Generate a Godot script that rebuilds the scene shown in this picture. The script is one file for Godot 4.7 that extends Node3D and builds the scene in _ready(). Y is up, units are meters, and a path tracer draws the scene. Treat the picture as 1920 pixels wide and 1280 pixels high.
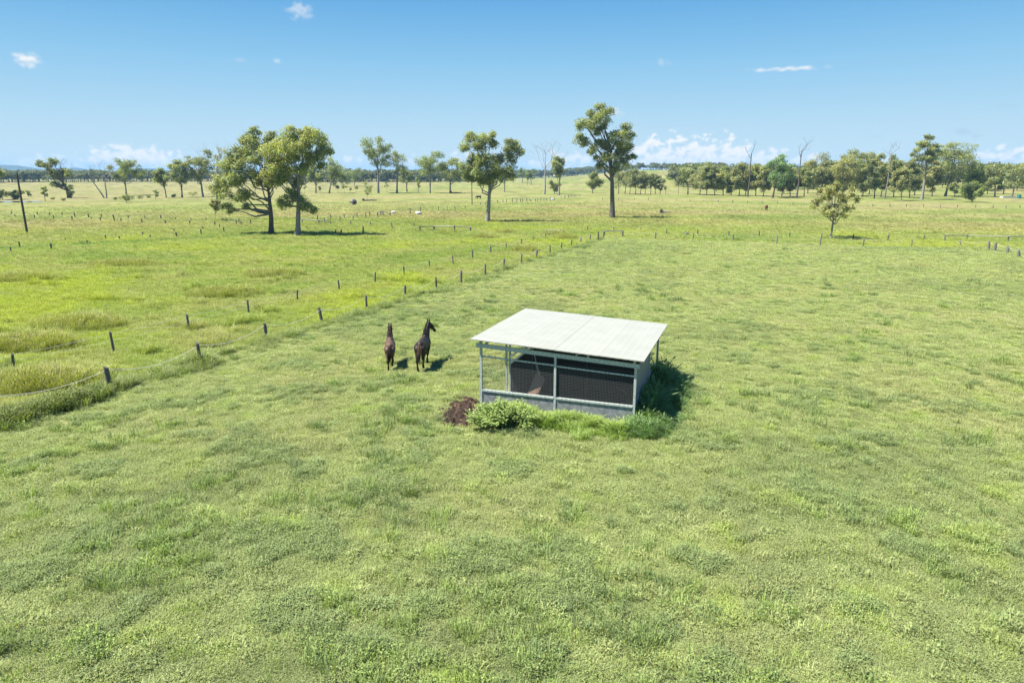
extends Node3D

# ---------------------------------------------------------------- small tools
class Shape:
	var v := PackedVector3Array()
	var n := PackedVector3Array()
	var c := PackedColorArray()
	var i := PackedInt32Array()

	func tri(a: Vector3, b: Vector3, d: Vector3, na: Vector3, nb: Vector3, nd: Vector3, ca: Color, cb: Color, cd: Color) -> void:
		var k := v.size()
		v.append(a); v.append(b); v.append(d)
		n.append(na); n.append(nb); n.append(nd)
		c.append(ca); c.append(cb); c.append(cd)
		i.append(k)
		if (b - a).cross(d - a).dot(na + nb + nd) > 0.0:
			i.append(k + 2); i.append(k + 1)
		else:
			i.append(k + 1); i.append(k + 2)

	func quad(a: Vector3, b: Vector3, d: Vector3, e: Vector3, na: Vector3, col: Color) -> void:
		var k := v.size()
		v.append(a); v.append(b); v.append(d); v.append(e)
		for q in 4:
			n.append(na); c.append(col)
		if (b - a).cross(d - a).dot(na) > 0.0:
			i.append_array(PackedInt32Array([k, k + 2, k + 1, k, k + 3, k + 2]))
		else:
			i.append_array(PackedInt32Array([k, k + 1, k + 2, k, k + 2, k + 3]))

	func box(mid: Vector3, size: Vector3, col: Color, turn := Basis()) -> void:
		var h := size * 0.5
		for ax in 3:
			for sg in [-1.0, 1.0]:
				var nn := Vector3.ZERO; nn[ax] = sg
				var p := Vector3.ZERO; p[(ax + 1) % 3] = h[(ax + 1) % 3]
				var q := Vector3.ZERO; q[(ax + 2) % 3] = h[(ax + 2) % 3]
				var o := Vector3.ZERO; o[ax] = sg * h[ax]
				quad(mid + turn * (o - p - q), mid + turn * (o + p - q), mid + turn * (o + p + q), mid + turn * (o - p + q), turn * nn, col)

	func tube(pts: Array, radii: Array, sides: int, col: Color, capped := true, wob := 0.0, seed_ := 0) -> void:
		var start := v.size()
		var up := Vector3(0.31, 0.12, 0.94)
		var r := RandomNumberGenerator.new(); r.seed = seed_
		for k in pts.size():
			var d: Vector3 = (pts[mini(k + 1, pts.size() - 1)] - pts[maxi(k - 1, 0)]).normalized()
			var a := d.cross(up)
			if a.length() < 0.05: a = d.cross(Vector3(1, 0.1, 0))
			a = a.normalized()
			var b := d.cross(a).normalized()
			up = a.cross(d).normalized()
			for s in sides:
				var t := TAU * s / sides
				var o := a * cos(t) + b * sin(t)
				var rr: float = radii[k] * (1.0 + (r.randf_range(-wob, wob) if wob > 0.0 else 0.0))
				v.append(pts[k] + o * rr); n.append(o)
				c.append(col)
		for k in pts.size() - 1:
			for s in sides:
				var p := start + k * sides + s
				var q := start + k * sides + (s + 1) % sides
				var fn := (v[q] - v[p]).cross(v[p + sides] - v[p])
				if fn.dot(n[p]) > 0.0:
					i.append_array(PackedInt32Array([p, p + sides, q, q, p + sides, q + sides]))
				else:
					i.append_array(PackedInt32Array([p, q, p + sides, q, q + sides, p + sides]))
		if capped:
			for e in [0, pts.size() - 1]:
				var dd: Vector3 = (pts[1] - pts[0]).normalized() * -1.0 if e == 0 else (pts[-1] - pts[-2]).normalized()
				for s in sides - 2:
					var b0: int = start + e * sides
					tri(v[b0], v[b0 + s + 1], v[b0 + s + 2], dd, dd, dd, col, col, col)

	func leaf(p: Vector3, d: Vector3, side: Vector3, len_: float, wid: float, nrm: Vector3, col: Color) -> void:
		var k := v.size()
		var m := p + d * len_ * 0.45
		v.append(p); v.append(m + side * wid * 0.5); v.append(p + d * len_); v.append(m - side * wid * 0.5)
		for q in 4:
			n.append(nrm); c.append(col)
		if side.cross(d).dot(nrm) > 0.0:
			i.append_array(PackedInt32Array([k, k + 2, k + 1, k, k + 3, k + 2]))
		else:
			i.append_array(PackedInt32Array([k, k + 1, k + 2, k, k + 2, k + 3]))

	func mesh(m: Material) -> ArrayMesh:
		var a := []
		a.resize(Mesh.ARRAY_MAX)
		a[Mesh.ARRAY_VERTEX] = v; a[Mesh.ARRAY_NORMAL] = n; a[Mesh.ARRAY_COLOR] = c; a[Mesh.ARRAY_INDEX] = i
		var out := ArrayMesh.new()
		out.add_surface_from_arrays(Mesh.PRIMITIVE_TRIANGLES, a)
		out.surface_set_material(0, m)
		return out


const EXPOSURE := 2.72
var used := {}
var big := FastNoiseLite.new()
var mid := FastNoiseLite.new()
var fine := FastNoiseLite.new()
var bark_m: StandardMaterial3D
var leaf_m: StandardMaterial3D
var grass_m: StandardMaterial3D
var wood_m: StandardMaterial3D
var coat_m: StandardMaterial3D
var post_meshes := []


func numbered(called: String) -> String:
	var k: int = used.get(called, 0)
	used[called] = k + 1
	return called if k == 0 else "%s_%03d" % [called, k]

func tag(o: Node, label: String, category := "", group := "", kind := "") -> void:
	o.set_meta("label", label)
	if category: o.set_meta("category", category)
	if group: o.set_meta("group", group)
	if kind: o.set_meta("kind", kind)

func thing(called: String, label: String, category: String, at := Vector3.ZERO, turn := 0.0, group := "") -> Node3D:
	var o := Node3D.new()
	o.name = numbered(called)
	add_child(o)
	o.position = at + Vector3(0, ground_y(at.x, at.z), 0)
	o.rotation.y = turn
	tag(o, label, category, group)
	return o

func put(called: String, m: Mesh, parent: Node, at := Vector3.ZERO) -> MeshInstance3D:
	var o := MeshInstance3D.new()
	o.name = numbered(called) if parent == self else called
	o.mesh = m
	o.position = at
	parent.add_child(o, true)
	return o

func slab(called: String, parent: Node, at: Vector3, size: Vector3, m: Material, turn := Vector3.ZERO) -> MeshInstance3D:
	var b := BoxMesh.new()
	b.size = size
	b.material = m
	var o := put(called, b, parent, at)
	o.rotation = turn
	return o

func lin(r: float, g: float, b: float) -> Color:
	return Color(r, g, b)

func mat(col: Color, rough := 0.8, metal := 0.0, spec := 0.5) -> StandardMaterial3D:
	var m := StandardMaterial3D.new()
	m.albedo_color = col.linear_to_srgb()
	m.roughness = rough
	m.metallic = metal
	m.metallic_specular = spec
	return m

func noise_tex(freq: float, lo: float, hi: float, size := 512, oct := 4, seed_ := 1, stretch := Vector2.ONE) -> ImageTexture:
	var f := FastNoiseLite.new()
	f.seed = seed_; f.frequency = freq; f.fractal_octaves = oct
	var im := Image.create(size, size, false, Image.FORMAT_RGB8)
	var src := f.get_seamless_image(size, size, false, false, 0.15)
	for y in size:
		for x in size:
			var t := src.get_pixel(int(x * stretch.x) % size, int(y * stretch.y) % size).r
			t = clampf((t - 0.5) * 1.6 + 0.5, 0.0, 1.0)
			var g := lerpf(lo, hi, t)
			im.set_pixel(x, y, Color(g, g, g))
	return ImageTexture.create_from_image(im)

func tri_tex(m: StandardMaterial3D, t: Texture2D, scale_: float, relief := 0.0) -> StandardMaterial3D:
	m.albedo_texture = t
	m.uv1_triplanar = true
	m.uv1_scale = Vector3.ONE * scale_
	if relief > 0.0:
		m.heightmap_enabled = true
		m.heightmap_texture = t
		m.heightmap_scale = relief
	return m


# ---------------------------------------------------------------- the lie and the colours of the land
func ground_y(x: float, z: float) -> float:
	var r := sqrt(x * x + z * z)
	if r < 300.0: return 0.0
	var az := rad_to_deg(atan2(x, -z))
	var rise := smoothstep(1.5, 11.0, az) * 13.0 + 1.0
	return rise * smoothstep(380.0, 950.0, r)

# metres left of the rope fence (positive: outside the paddock) and beyond the paddock's far fence
func beyond_rope(x: float, z: float) -> float:
	return (-z - 29.6) * 0.404 - (x + 18.2) * 0.915 if z > -60.0 else (-z - 60.6) * 0.391 - (x + 4.5) * 0.92

func beyond_far(x: float, z: float) -> float:
	return -z - lerpf(104.2, 91.0, clampf((x - 14.0) / 40.0, 0.0, 1.0))

func outside(x: float, z: float) -> float:
	return maxf(beyond_rope(x, z), beyond_far(x, z))

var mounds := []

func mound_at(x: float, z: float) -> float:
	var s := 0.0
	for m in mounds:
		var dx: float = (x - m[0]) / m[2]
		var dz: float = (z - m[1]) / m[3]
		var d := dx * dx + dz * dz
		if d < 1.0: s = maxf(s, 1.0 - d)
	return s

func land(x: float, z: float) -> Color:
	var b := big.get_noise_2d(x, z)
	var m := mid.get_noise_2d(x, z)
	var f := fine.get_noise_2d(x, z)
	var r := sqrt(x * x + z * z)
	# grazed paddock: pale yellow green with cooler, darker weedy patches
	var p := lin(0.33, 0.385, 0.16)
	p = p.lerp(lin(0.39, 0.395, 0.185), clampf(m * 1.6 + 0.1, 0.0, 1.0) * 0.65)
	p = p.lerp(lin(0.225, 0.29, 0.12), clampf(b * 1.8 + m * 1.2 - f * 0.9 - 0.1, 0.0, 1.0) * 0.7)
	p = p.lerp(lin(0.31, 0.42, 0.085), clampf(f * 1.9 - 0.55, 0.0, 1.0) * 0.8)
	# ungrazed meadow: stronger, yellower
	var q := lin(0.30, 0.37, 0.095)
	q = q.lerp(lin(0.385, 0.385, 0.165), clampf(0.4 + m * 1.8, 0.0, 1.0) * 0.6)
	q = q.lerp(lin(0.37, 0.44, 0.045), clampf(b * 2.4 + f * 0.8 - 0.35, 0.0, 1.0) * 0.8)
	q = q.lerp(lin(0.19, 0.285, 0.065), clampf(-b * 2.0 + f - 0.25, 0.0, 1.0) * 0.75)
	# farther out: bands of dry and green
	var band := mid.get_noise_2d(x * 0.10 + 300.0, z * 0.26)
	var w := lin(0.29, 0.325, 0.105)
	w = w.lerp(lin(0.36, 0.325, 0.155), clampf(band * 2.0 + 0.25, 0.0, 1.0) * 0.75)
	w = w.lerp(lin(0.195, 0.265, 0.07), clampf(-band * 2.2 - 0.2, 0.0, 1.0) * 0.75)
	var left_plain := smoothstep(-20.0, -140.0, x) * smoothstep(255.0, 300.0, r)
	w = w.lerp(lin(0.33, 0.305, 0.15), left_plain * 0.6)
	w *= 0.88 + 0.22 * mid.get_noise_2d(x * 0.7, z * 0.45) + 0.16 * fine.get_noise_2d(x * 0.5, z * 0.3)
	q *= lerpf(1.0, 0.94, smoothstep(20.0, 60.0, r))
	q = q.lerp(w, smoothstep(95.0, 175.0, r))
	var drain := absf((-z - 96.0) - (x + 58.0) * 0.80)
	if x < -30.0 and x > -90.0: q = q.lerp(lin(0.14, 0.25, 0.05), (1.0 - smoothstep(0.8, 2.6, drain + f * 1.5)) * 0.8)
	var c := p.lerp(q, smoothstep(-0.6, 1.2, outside(x, z)))
	if r < 150.0:
		c = c.lerp(lin(0.33, 0.31, 0.14), mound_at(x, z) * 0.4)
	return c * (1.0 + 0.16 * fine.get_noise_2d(x * 3.1 + 70.0, z * 3.1) + 0.12 * fine.get_noise_2d(x * 0.9 + 20.0, z * 0.9))


func _ready() -> void:
	# ------------------------------------------------------------ camera, sky, sun, exposure
	var cam := Camera3D.new()
	cam.name = "camera"
	cam.fov = 53.13
	cam.near = 0.1
	cam.far = 12000.0
	cam.position = Vector3(0, 9.5, 0)
	cam.rotation_degrees = Vector3(-13.82, 0, 0)
	add_child(cam)
	cam.current = true
	var env := Environment.new()
	env.tonemap_mode = Environment.TONE_MAPPER_LINEAR
	env.tonemap_exposure = EXPOSURE
	env.background_mode = Environment.BG_SKY
	var sky := Sky.new()
	var pano := PanoramaSkyMaterial.new()
	pano.panorama = ImageTexture.create_from_image(paint_sky())
	sky.sky_material = pano
	env.sky = sky
	env.sdfgi_enabled = true
	env.ssao_enabled = true
	env.ssil_enabled = true
	env.fog_enabled = true
	env.fog_density = 0.00013
	env.fog_light_color = Color(0.62, 0.82, 1.0)
	var we := WorldEnvironment.new()
	we.name = "world_environment"
	we.environment = env
	add_child(we)
	var sun := DirectionalLight3D.new()
	sun.name = "sun"
	sun.light_energy = 1.6
	sun.light_angular_distance = 0.53
	sun.light_color = Color(1.0, 0.965, 0.90)
	sun.shadow_enabled = true
	add_child(sun)
	# shadows fall to the right and a little away
	var az := deg_to_rad(-10.0)
	var el := deg_to_rad(60.0)
	sun.look_at_from_position(Vector3.ZERO, Vector3(cos(az) * cos(el), -sin(el), sin(az) * cos(el)))

	big.seed = 11; big.frequency = 0.035; big.fractal_octaves = 3
	mid.seed = 5; mid.frequency = 0.11; mid.fractal_octaves = 3
	fine.seed = 23; fine.frequency = 0.42; fine.fractal_octaves = 3
	make_materials()
	make_ground()
	make_hills()
	make_far_woods()
	make_shelter()
	make_trees()
	make_fences()
	make_odd_things()
	make_horses()
	make_grass()


# ---------------------------------------------------------------- sky
func sky_at(el: float) -> Color:
	var s := [[-90.0, 150, 160, 120], [-0.5, 205, 226, 232], [0.0, 210, 230, 238], [1.5, 203, 229, 241], [4.0, 184, 221, 242], [8.0, 148, 203, 239], [12.8, 106, 175, 229], [25.0, 80, 152, 220], [50.0, 70, 138, 212], [90.0, 66, 132, 208]]
	for k in s.size() - 1:
		if el <= s[k + 1][0]:
			var t := inverse_lerp(s[k][0], s[k + 1][0], el)
			return Color(lerpf(s[k][1], s[k + 1][1], t) / 255.0, lerpf(s[k][2], s[k + 1][2], t) / 255.0, lerpf(s[k][3], s[k + 1][3], t) / 255.0).srgb_to_linear()
	return Color(0.1, 0.3, 0.6)

func store(c: Color) -> Color:
	return Color(c.r / EXPOSURE, c.g / EXPOSURE, c.b / EXPOSURE).linear_to_srgb()

func paint_sky() -> Image:
	var w := 4096
	var h := 2048
	var im := Image.create(w, h, false, Image.FORMAT_RGB8)
	for y in h:
		im.fill_rect(Rect2i(0, y, w, 1), store(sky_at(90.0 - (y + 0.5) / h * 180.0)))
	# wide humilis bank low over the horizon, right of the tall tree
	puffs(im, 13.39, 0.90, 5.0, 1.9, 3, 1.0, 1)
	puffs(im, 11.33, 0.83, 2.4, 0.95, 8, 0.9, 1)
	puffs(im, 16.01, 1.01, 2.6, 1.5, 12, 1.0, 1)
	puffs(im, 19.95, 0.76, 3.6, 1.0, 17, 0.85, 1)
	puffs(im, 4.33, 0.55, 3.0, 1.0, 22, 0.75, 1)
	puffs(im, -28.21, 0.86, 3.2, 0.95, 31, 0.85, 1)
	puffs(im, -29.35, 1.07, 1.6, 0.6, 37, 0.9, 1)
	puffs(im, -27.02, 0.83, 1.6, 0.8, 41, 0.9, 1)
	puffs(im, -33.36, 0.46, 2.4, 0.7, 45, 0.55, 1)
	puffs(im, -12.97, 0.99, 0.9, 0.42, 51, 0.7, 1)
	puffs(im, -8.59, 0.96, 1.6, 0.5, 55, 0.6, 1)
	puffs(im, -4.10, 1.14, 1.1, 0.6, 58, 0.6, 1)
	puffs(im, 33.74, 1.02, 1.0, 0.5, 61, 0.85, 1)
	puffs(im, 35.27, 1.13, 1.2, 0.65, 66, 0.95, 1)
	puffs(im, 27.57, 0.49, 4.0, 0.5, 71, 0.5, 1)
	# small separate ones
	puffs(im, -33.70, 7.17, 1.0, 0.62, 78, 0.95, 0)
	puffs(im, -16.04, 11.57, 1.3, 0.75, 83, 0.45, 0)
	puffs(im, 8.25, 4.70, 1.0, 0.55, 89, 0.5, 0)
	puffs(im, 11.77, 8.19, 0.8, 0.35, 95, 0.22, 0)
	puffs(im, -17.98, 8.07, 0.4, 0.25, 99, 0.35, 0)
	puffs(im, -20.43, 8.06, 0.7, 0.25, 103, 0.2, 0)
	puffs(im, 20.85, 7.43, 4.2, 0.26, 107, 0.8, 2)
	puffs(im, 32.50, 2.81, 0.9, 0.28, 111, 0.35, 3)
	puffs(im, 33.19, 2.38, 0.5, 0.18, 115, 0.35, 3)
	puffs(im, 27.28, 2.49, 0.5, 0.15, 119, 0.2, 3)
	puffs(im, 34.31, 4.26, 1.2, 0.2, 123, 0.15, 3)
	# the same fair-weather sky goes on all round
	var r := RandomNumberGenerator.new(); r.seed = 77
	for k in 26:
		var a := r.randf_range(52.0, 308.0)
		puffs(im, a, r.randf_range(0.8, 1.8), r.randf_range(1.5, 4.0), r.randf_range(0.5, 1.2), 200 + k * 3, r.randf_range(0.6, 1.0), 1)
	for k in 8:
		puffs(im, r.randf_range(52.0, 308.0), r.randf_range(5.0, 16.0), r.randf_range(0.7, 1.5), r.randf_range(0.4, 0.8), 300 + k * 3, 0.6, 0)
	return im

# style 0: round wisp, 1: flat-based cumulus, 2: long streak, 3: thin grey shred
func puffs(im: Image, az: float, el: float, hw: float, hh: float, seed_: int, dense: float, style: int) -> void:
	var f := FastNoiseLite.new()
	f.seed = seed_; f.fractal_octaves = 5
	f.frequency = 0.75 if style == 1 else 0.9
	f.fractal_gain = 0.55
	var g := FastNoiseLite.new()
	g.seed = seed_ + 1; g.frequency = 1.6; g.fractal_octaves = 3
	var w := im.get_width()
	var h := im.get_height()
	var cx := az / 360.0 * w
	var cy := (90.0 - el) / 180.0 * h
	var px := int(hw * 1.3 / 360.0 * w) + 2
	var py := int(hh * 1.5 / 180.0 * h) + 2
	for dy in range(-py, py + 1):
		for dx in range(-px, px + 1):
			var u := (cx + dx - az / 360.0 * w) / w * 360.0
			var t := -dy / float(h) * 180.0
			var nx := u / hw
			var ny := t / hh
			var nn := f.get_noise_2d(u * 1.0, t * (1.5 if style != 2 else 5.0))
			var e: float
			if style == 1:
				var base := 1.0 - pow(absf(nx), 3.0) - (pow(maxf(ny, 0.0), 1.6) if ny > 0.0 else absf(ny) * 1.5)
				e = base * 0.75 + nn * 1.7 - 0.12
			elif style == 2:
				e = 1.0 - pow(absf(nx), 1.4) - ny * ny * 1.6 + nn * 0.8 - 0.25
			else:
				e = 1.0 - sqrt(nx * nx + ny * ny) * 1.1 + nn * 0.55 + g.get_noise_2d(u * 1.5, t * 1.5) * 0.3
			var a := smoothstep(0.0, 0.4 if style == 1 else 0.85, e) * dense
			a *= clampf((1.28 - maxf(absf(nx), absf(ny) * 0.9)) * 4.0, 0.0, 1.0)
			if a < 0.01: continue
			var x := posmod(int(cx) + dx, w)
			var y := clampi(int(cy) + dy, 0, h - 1)
			var under := clampf(0.5 + ny * 0.5 + g.get_noise_2d(u, t * 1.4) * 0.8 + (nn) * 0.6, 0.0, 1.0)
			var c := lin(0.74, 0.83, 0.91).lerp(lin(1.0, 1.0, 1.0), under)
			if style == 3: c = lin(0.42, 0.56, 0.68)
			var old := im.get_pixel(x, y).srgb_to_linear()
			c = Color(c.r / EXPOSURE, c.g / EXPOSURE, c.b / EXPOSURE)
			im.set_pixel(x, y, old.lerp(c, a).linear_to_srgb())


# ---------------------------------------------------------------- materials
func make_materials() -> void:
	bark_m = mat(Color.WHITE, 0.9)
	bark_m.vertex_color_use_as_albedo = true
	tri_tex(bark_m, noise_tex(0.02, 0.55, 1.0, 256, 4, 3, Vector2(3, 1)), 0.6, 3.0)
	leaf_m = mat(Color.WHITE, 0.5, 0.0, 0.4)
	leaf_m.vertex_color_use_as_albedo = true
	leaf_m.backlight_enabled = true
	leaf_m.backlight = Color(0.97, 1.0, 0.55)
	grass_m = mat(Color.WHITE, 0.6, 0.0, 0.3)
	grass_m.vertex_color_use_as_albedo = true
	grass_m.backlight_enabled = true
	grass_m.backlight = Color(0.8, 0.85, 0.5)
	wood_m = mat(Color.WHITE, 0.9)
	wood_m.vertex_color_use_as_albedo = true
	tri_tex(wood_m, noise_tex(0.03, 0.5, 1.0, 256, 4, 9, Vector2(4, 1)), 1.5, 1.0)
	coat_m = mat(Color.WHITE, 0.5, 0.0, 0.3)
	coat_m.vertex_color_use_as_albedo = true


# ---------------------------------------------------------------- ground
func make_ground() -> void:
	mounds = []
	for e in [Vector3(-45.45, 0.0, -62.51), Vector3(-41.44, 0.0, -72.69), Vector3(-23.10, 0.0, -54.26), Vector3(-27.79, 0.0, -42.62), Vector3(-27.55, 0.0, -37.36), Vector3(-21.69, 0.0, -30.16), Vector3(-22.54, 0.0, -64.87), Vector3(-0.88, 0.0, -113.98), Vector3(-4.08, 0.0, -105.24), Vector3(-10.49, 0.0, -112.94), Vector3(6.81, 0.0, -109.93), Vector3(8.09, 0.0, -104.35), Vector3(1.69, 0.0, -86.68)]:
		mounds.append([e.x, e.z, 2.2 + absf(e.x) * 0.05, 1.5 - e.z * 0.012])
	var angs := PackedFloat32Array()
	var a := -180.0
	while a < 179.99:
		angs.append(a)
		a += 0.24 if absf(a + 0.12) < 44.0 else 4.0
	var rads := PackedFloat32Array([0.0])
	var r := 4.0
	while r < 8600.0:
		rads.append(r)
		r *= 1.024 if r < 400.0 else 1.07
	var v := PackedVector3Array()
	var n := PackedVector3Array()
	var c := PackedColorArray()
	var uv := PackedVector2Array()
	var idx := PackedInt32Array()
	var na := angs.size()
	for k in rads.size():
		for j in na:
			var t := deg_to_rad(angs[j])
			var x := sin(t) * rads[k]
			var z := -cos(t) * rads[k]
			var y := ground_y(x, z)
			if rads[k] < 160.0: y += fine.get_noise_2d(x, z) * 0.03 - 0.02
			v.append(Vector3(x, y, z))
			n.append(Vector3.UP)
			uv.append(Vector2(x, z) / 4.0)
			var g := land(x, z)
			# between the tufts one sees thatch and soil
			var bare := lin(0.25, 0.24, 0.12)
			g = g.lerp(bare, 0.42 * (1.0 - smoothstep(45.0, 150.0, rads[k])))
			c.append(g)
	for k in rads.size() - 1:
		for j in na:
			var p := k * na + j
			var q := k * na + (j + 1) % na
			if k > 0:
				idx.append_array(PackedInt32Array([p, p + na, q]))
			idx.append_array(PackedInt32Array([q, p + na, q + na]))
	# fix the winding for one and all
	var s0 := (v[idx[1]] - v[idx[0]]).cross(v[idx[2]] - v[idx[0]])
	if s0.y > 0.0:
		for k in idx.size() / 3:
			var h := idx[k * 3 + 1]
			idx[k * 3 + 1] = idx[k * 3 + 2]
			idx[k * 3 + 2] = h
	var arr := []
	arr.resize(Mesh.ARRAY_MAX)
	arr[Mesh.ARRAY_VERTEX] = v; arr[Mesh.ARRAY_NORMAL] = n; arr[Mesh.ARRAY_COLOR] = c; arr[Mesh.ARRAY_TEX_UV] = uv; arr[Mesh.ARRAY_INDEX] = idx
	var m := ArrayMesh.new()
	m.add_surface_from_arrays(Mesh.PRIMITIVE_TRIANGLES, arr)
	var gm := mat(Color.WHITE, 0.95, 0.0, 0.2)
	gm.vertex_color_use_as_albedo = true
	var t2 := noise_tex(0.03, 0.68, 1.0, 1024, 6, 41)
	gm.albedo_texture = t2
	gm.heightmap_enabled = true
	gm.heightmap_texture = t2
	gm.heightmap_scale = 9.0
	m.surface_set_material(0, gm)
	tag(put("ground", m, self), "pale green pasture running flat to the horizon", "", "", "structure")
	# the pond at the left edge
	var st := Shape.new()
	var pc := Vector3(-171.85, 0.0, -240.19)
	for k in 40:
		var t0 := TAU * k / 40.0
		var t1 := TAU * (k + 1) / 40.0
		var e0 := Vector3(cos(t0) * (9.0 + sin(t0 * 3.0)), 0, sin(t0) * (6.5 + cos(t0 * 2.0 + 1.0)))
		var e1 := Vector3(cos(t1) * (9.0 + sin(t1 * 3.0)), 0, sin(t1) * (6.5 + cos(t1 * 2.0 + 1.0)))
		st.tri(Vector3.ZERO, e0, e1, Vector3.UP, Vector3.UP, Vector3.UP, Color.WHITE, Color.WHITE, Color.WHITE)
	var wm := mat(lin(0.05, 0.06, 0.05), 0.06)
	tag(put("pond_water", st.mesh(wm), self, pc + Vector3(0, 0.05, 0)), "small pale pond shining in the grass behind the utility pole", "", "", "structure")


func make_hills() -> void:
	# blue ranges some six kilometres off
	var crest := [[-35.99, 0.55, 2.4], [-34.91, 0.42, 2.2], [-33.24, 0.22, 3.0], [-31.90, 0.40, 1.2], [-27.42, 0.38, 1.6], [-25.53, 0.12, 3.0], [-38.44, 0.63, 4.0], [-43.64, 0.40, 8.0], [5.41, 0.28, 1.6], [19.61, 0.20, 4.0], [27.27, 0.19, 3.0], [34.59, 0.18, 3.0], [39.54, 0.30, 6.0]]
	var f := FastNoiseLite.new()
	f.seed = 3; f.frequency = 0.35; f.fractal_octaves = 4
	var st := Shape.new()
	var rows := 8
	var prev := []
	for k in 401:
		var azd := -60.0 + k * 0.3
		var top := 0.02
		for p in crest:
			var d: float = (azd - p[0]) / p[2]
			top = maxf(top, p[1] * exp(-d * d))
		top += f.get_noise_1d(azd) * 0.10
		var t := deg_to_rad(azd)
		var hh := maxf(4.0, 6000.0 * tan(deg_to_rad(maxf(top, 0.0))) + 9.5)
		var col := []
		for j in rows + 1:
			var s := j / float(rows)
			var rr := 6000.0 + 1400.0 * (s - 0.5) + f.get_noise_2d(azd * 3.0, j * 4.0) * 160.0
			var y := 4.0 + (hh - 4.0) * sin(minf(s * 2.0, 1.0) * PI / 2.0) if s <= 0.5 else 4.0 + (hh - 4.0) * cos((s - 0.5) * PI * 0.8)
			if j > 0 and j < 4: y *= 1.0 + 0.25 * f.get_noise_2d(azd * 6.0, j * 9.0)
			col.append(Vector3(sin(t) * rr, y, -cos(t) * rr))
		if k > 0:
			for j in rows:
				var nn: Vector3 = (col[j] - prev[j]).cross(prev[j + 1] - prev[j]).normalized()
				if nn.y < 0.0: nn = -nn
				st.quad(prev[j], col[j], col[j + 1], prev[j + 1], nn, lin(0.05, 0.065, 0.045))
		prev = col
	var m := mat(Color.WHITE, 1.0, 0.0, 0.1)
	m.vertex_color_use_as_albedo = true
	tag(put("hills", st.mesh(m), self), "low blue wooded hills on the horizon", "", "", "structure")


# ---------------------------------------------------------------- trees
func crown_leaves(st: Shape, r: RandomNumberGenerator, at: Vector3, rad: Vector3, count: int, size: float, wide: float, col: Color, gap: float, droop: float) -> void:
	for k in count:
		var d := Vector3(r.randfn(), r.randfn(), r.randfn()).normalized()
		var q := pow(r.randf(), 0.42)
		if k % 7 == 0: q *= r.randf_range(1.0, 1.3)
		q *= 1.0 + 0.45 * fine.get_noise_3d((at.x + d.x) * 2.6, (at.y + d.y) * 2.6, (at.z + d.z) * 2.6)
		var p := at + d * rad * q
		if gap > 0.0 and fine.get_noise_3d(p.x * 1.9, p.y * 1.9, p.z * 1.9) < gap - 0.5: continue
		var dir := Vector3(r.randfn(), r.randfn() * 0.7 - droop, r.randfn()).normalized()
		var face := Vector3(r.randfn(), r.randfn() + 0.5, r.randfn())
		var side := dir.cross(face).normalized()
		var nrm := side.cross(dir).normalized()
		if nrm.dot(d) < 0.0: nrm = -nrm
		nrm = (nrm * 0.85 + d * 0.35 + Vector3(0, 0.2, 0)).normalized()
		var g := r.randf_range(0.7, 1.3)
		var warm := r.randf()
		var c := Color(col.r * g * lerpf(0.85, 1.2, warm), col.g * g, col.b * g * lerpf(1.25, 0.7, warm))
		st.leaf(p, dir, side, size * r.randf_range(0.7, 1.3), size * wide * r.randf_range(0.7, 1.3), nrm, c)

func bough(st: Shape, r: RandomNumberGenerator, p: Vector3, d: Vector3, len_: float, rad: float, depth: int, col: Color) -> void:
	var pts := [p]
	var rr := [rad]
	var q := p
	var dd := d
	for k in 3:
		dd = (dd + Vector3(r.randfn(), r.randfn() * 0.6 + 0.1, r.randfn()) * 0.22).normalized()
		q += dd * len_ / 3.0
		pts.append(q)
		rr.append(rad * (1.0 - 0.19 * (k + 1)))
	st.tube(pts, rr, 5, col, true)
	if depth > 0:
		for k in 2 + (1 if r.randf() < 0.5 else 0):
			var a := Vector3(r.randfn(), r.randfn() * 0.5 + 0.25, r.randfn()).normalized()
			var from: Vector3 = pts[3] if k < 2 else pts[2]
			bough(st, r, from, (dd * 0.75 + a * 0.75).normalized(), len_ * r.randf_range(0.55, 0.8), rad * 0.45, depth - 1, col)

# one eucalypt: trunk, limbs out to every clump, and a crown of leaf sprays
# o: seed, k (clumps), n (leaf sprays), size, bark, leaf, r0, gap, dead (bare boughs on top), clumps (own list [x, y, z, radius] in metres)
func gum(called: String, label: String, at: Vector3, h: float, w: float, cx: float, yb: float, o := {}) -> Node3D:
	var t := thing(called, label, o.get("category", "tree"), at, 0.0, o.get("group", ""))
	gum_parts(t, h, w, cx, yb, o)
	return t

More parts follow.
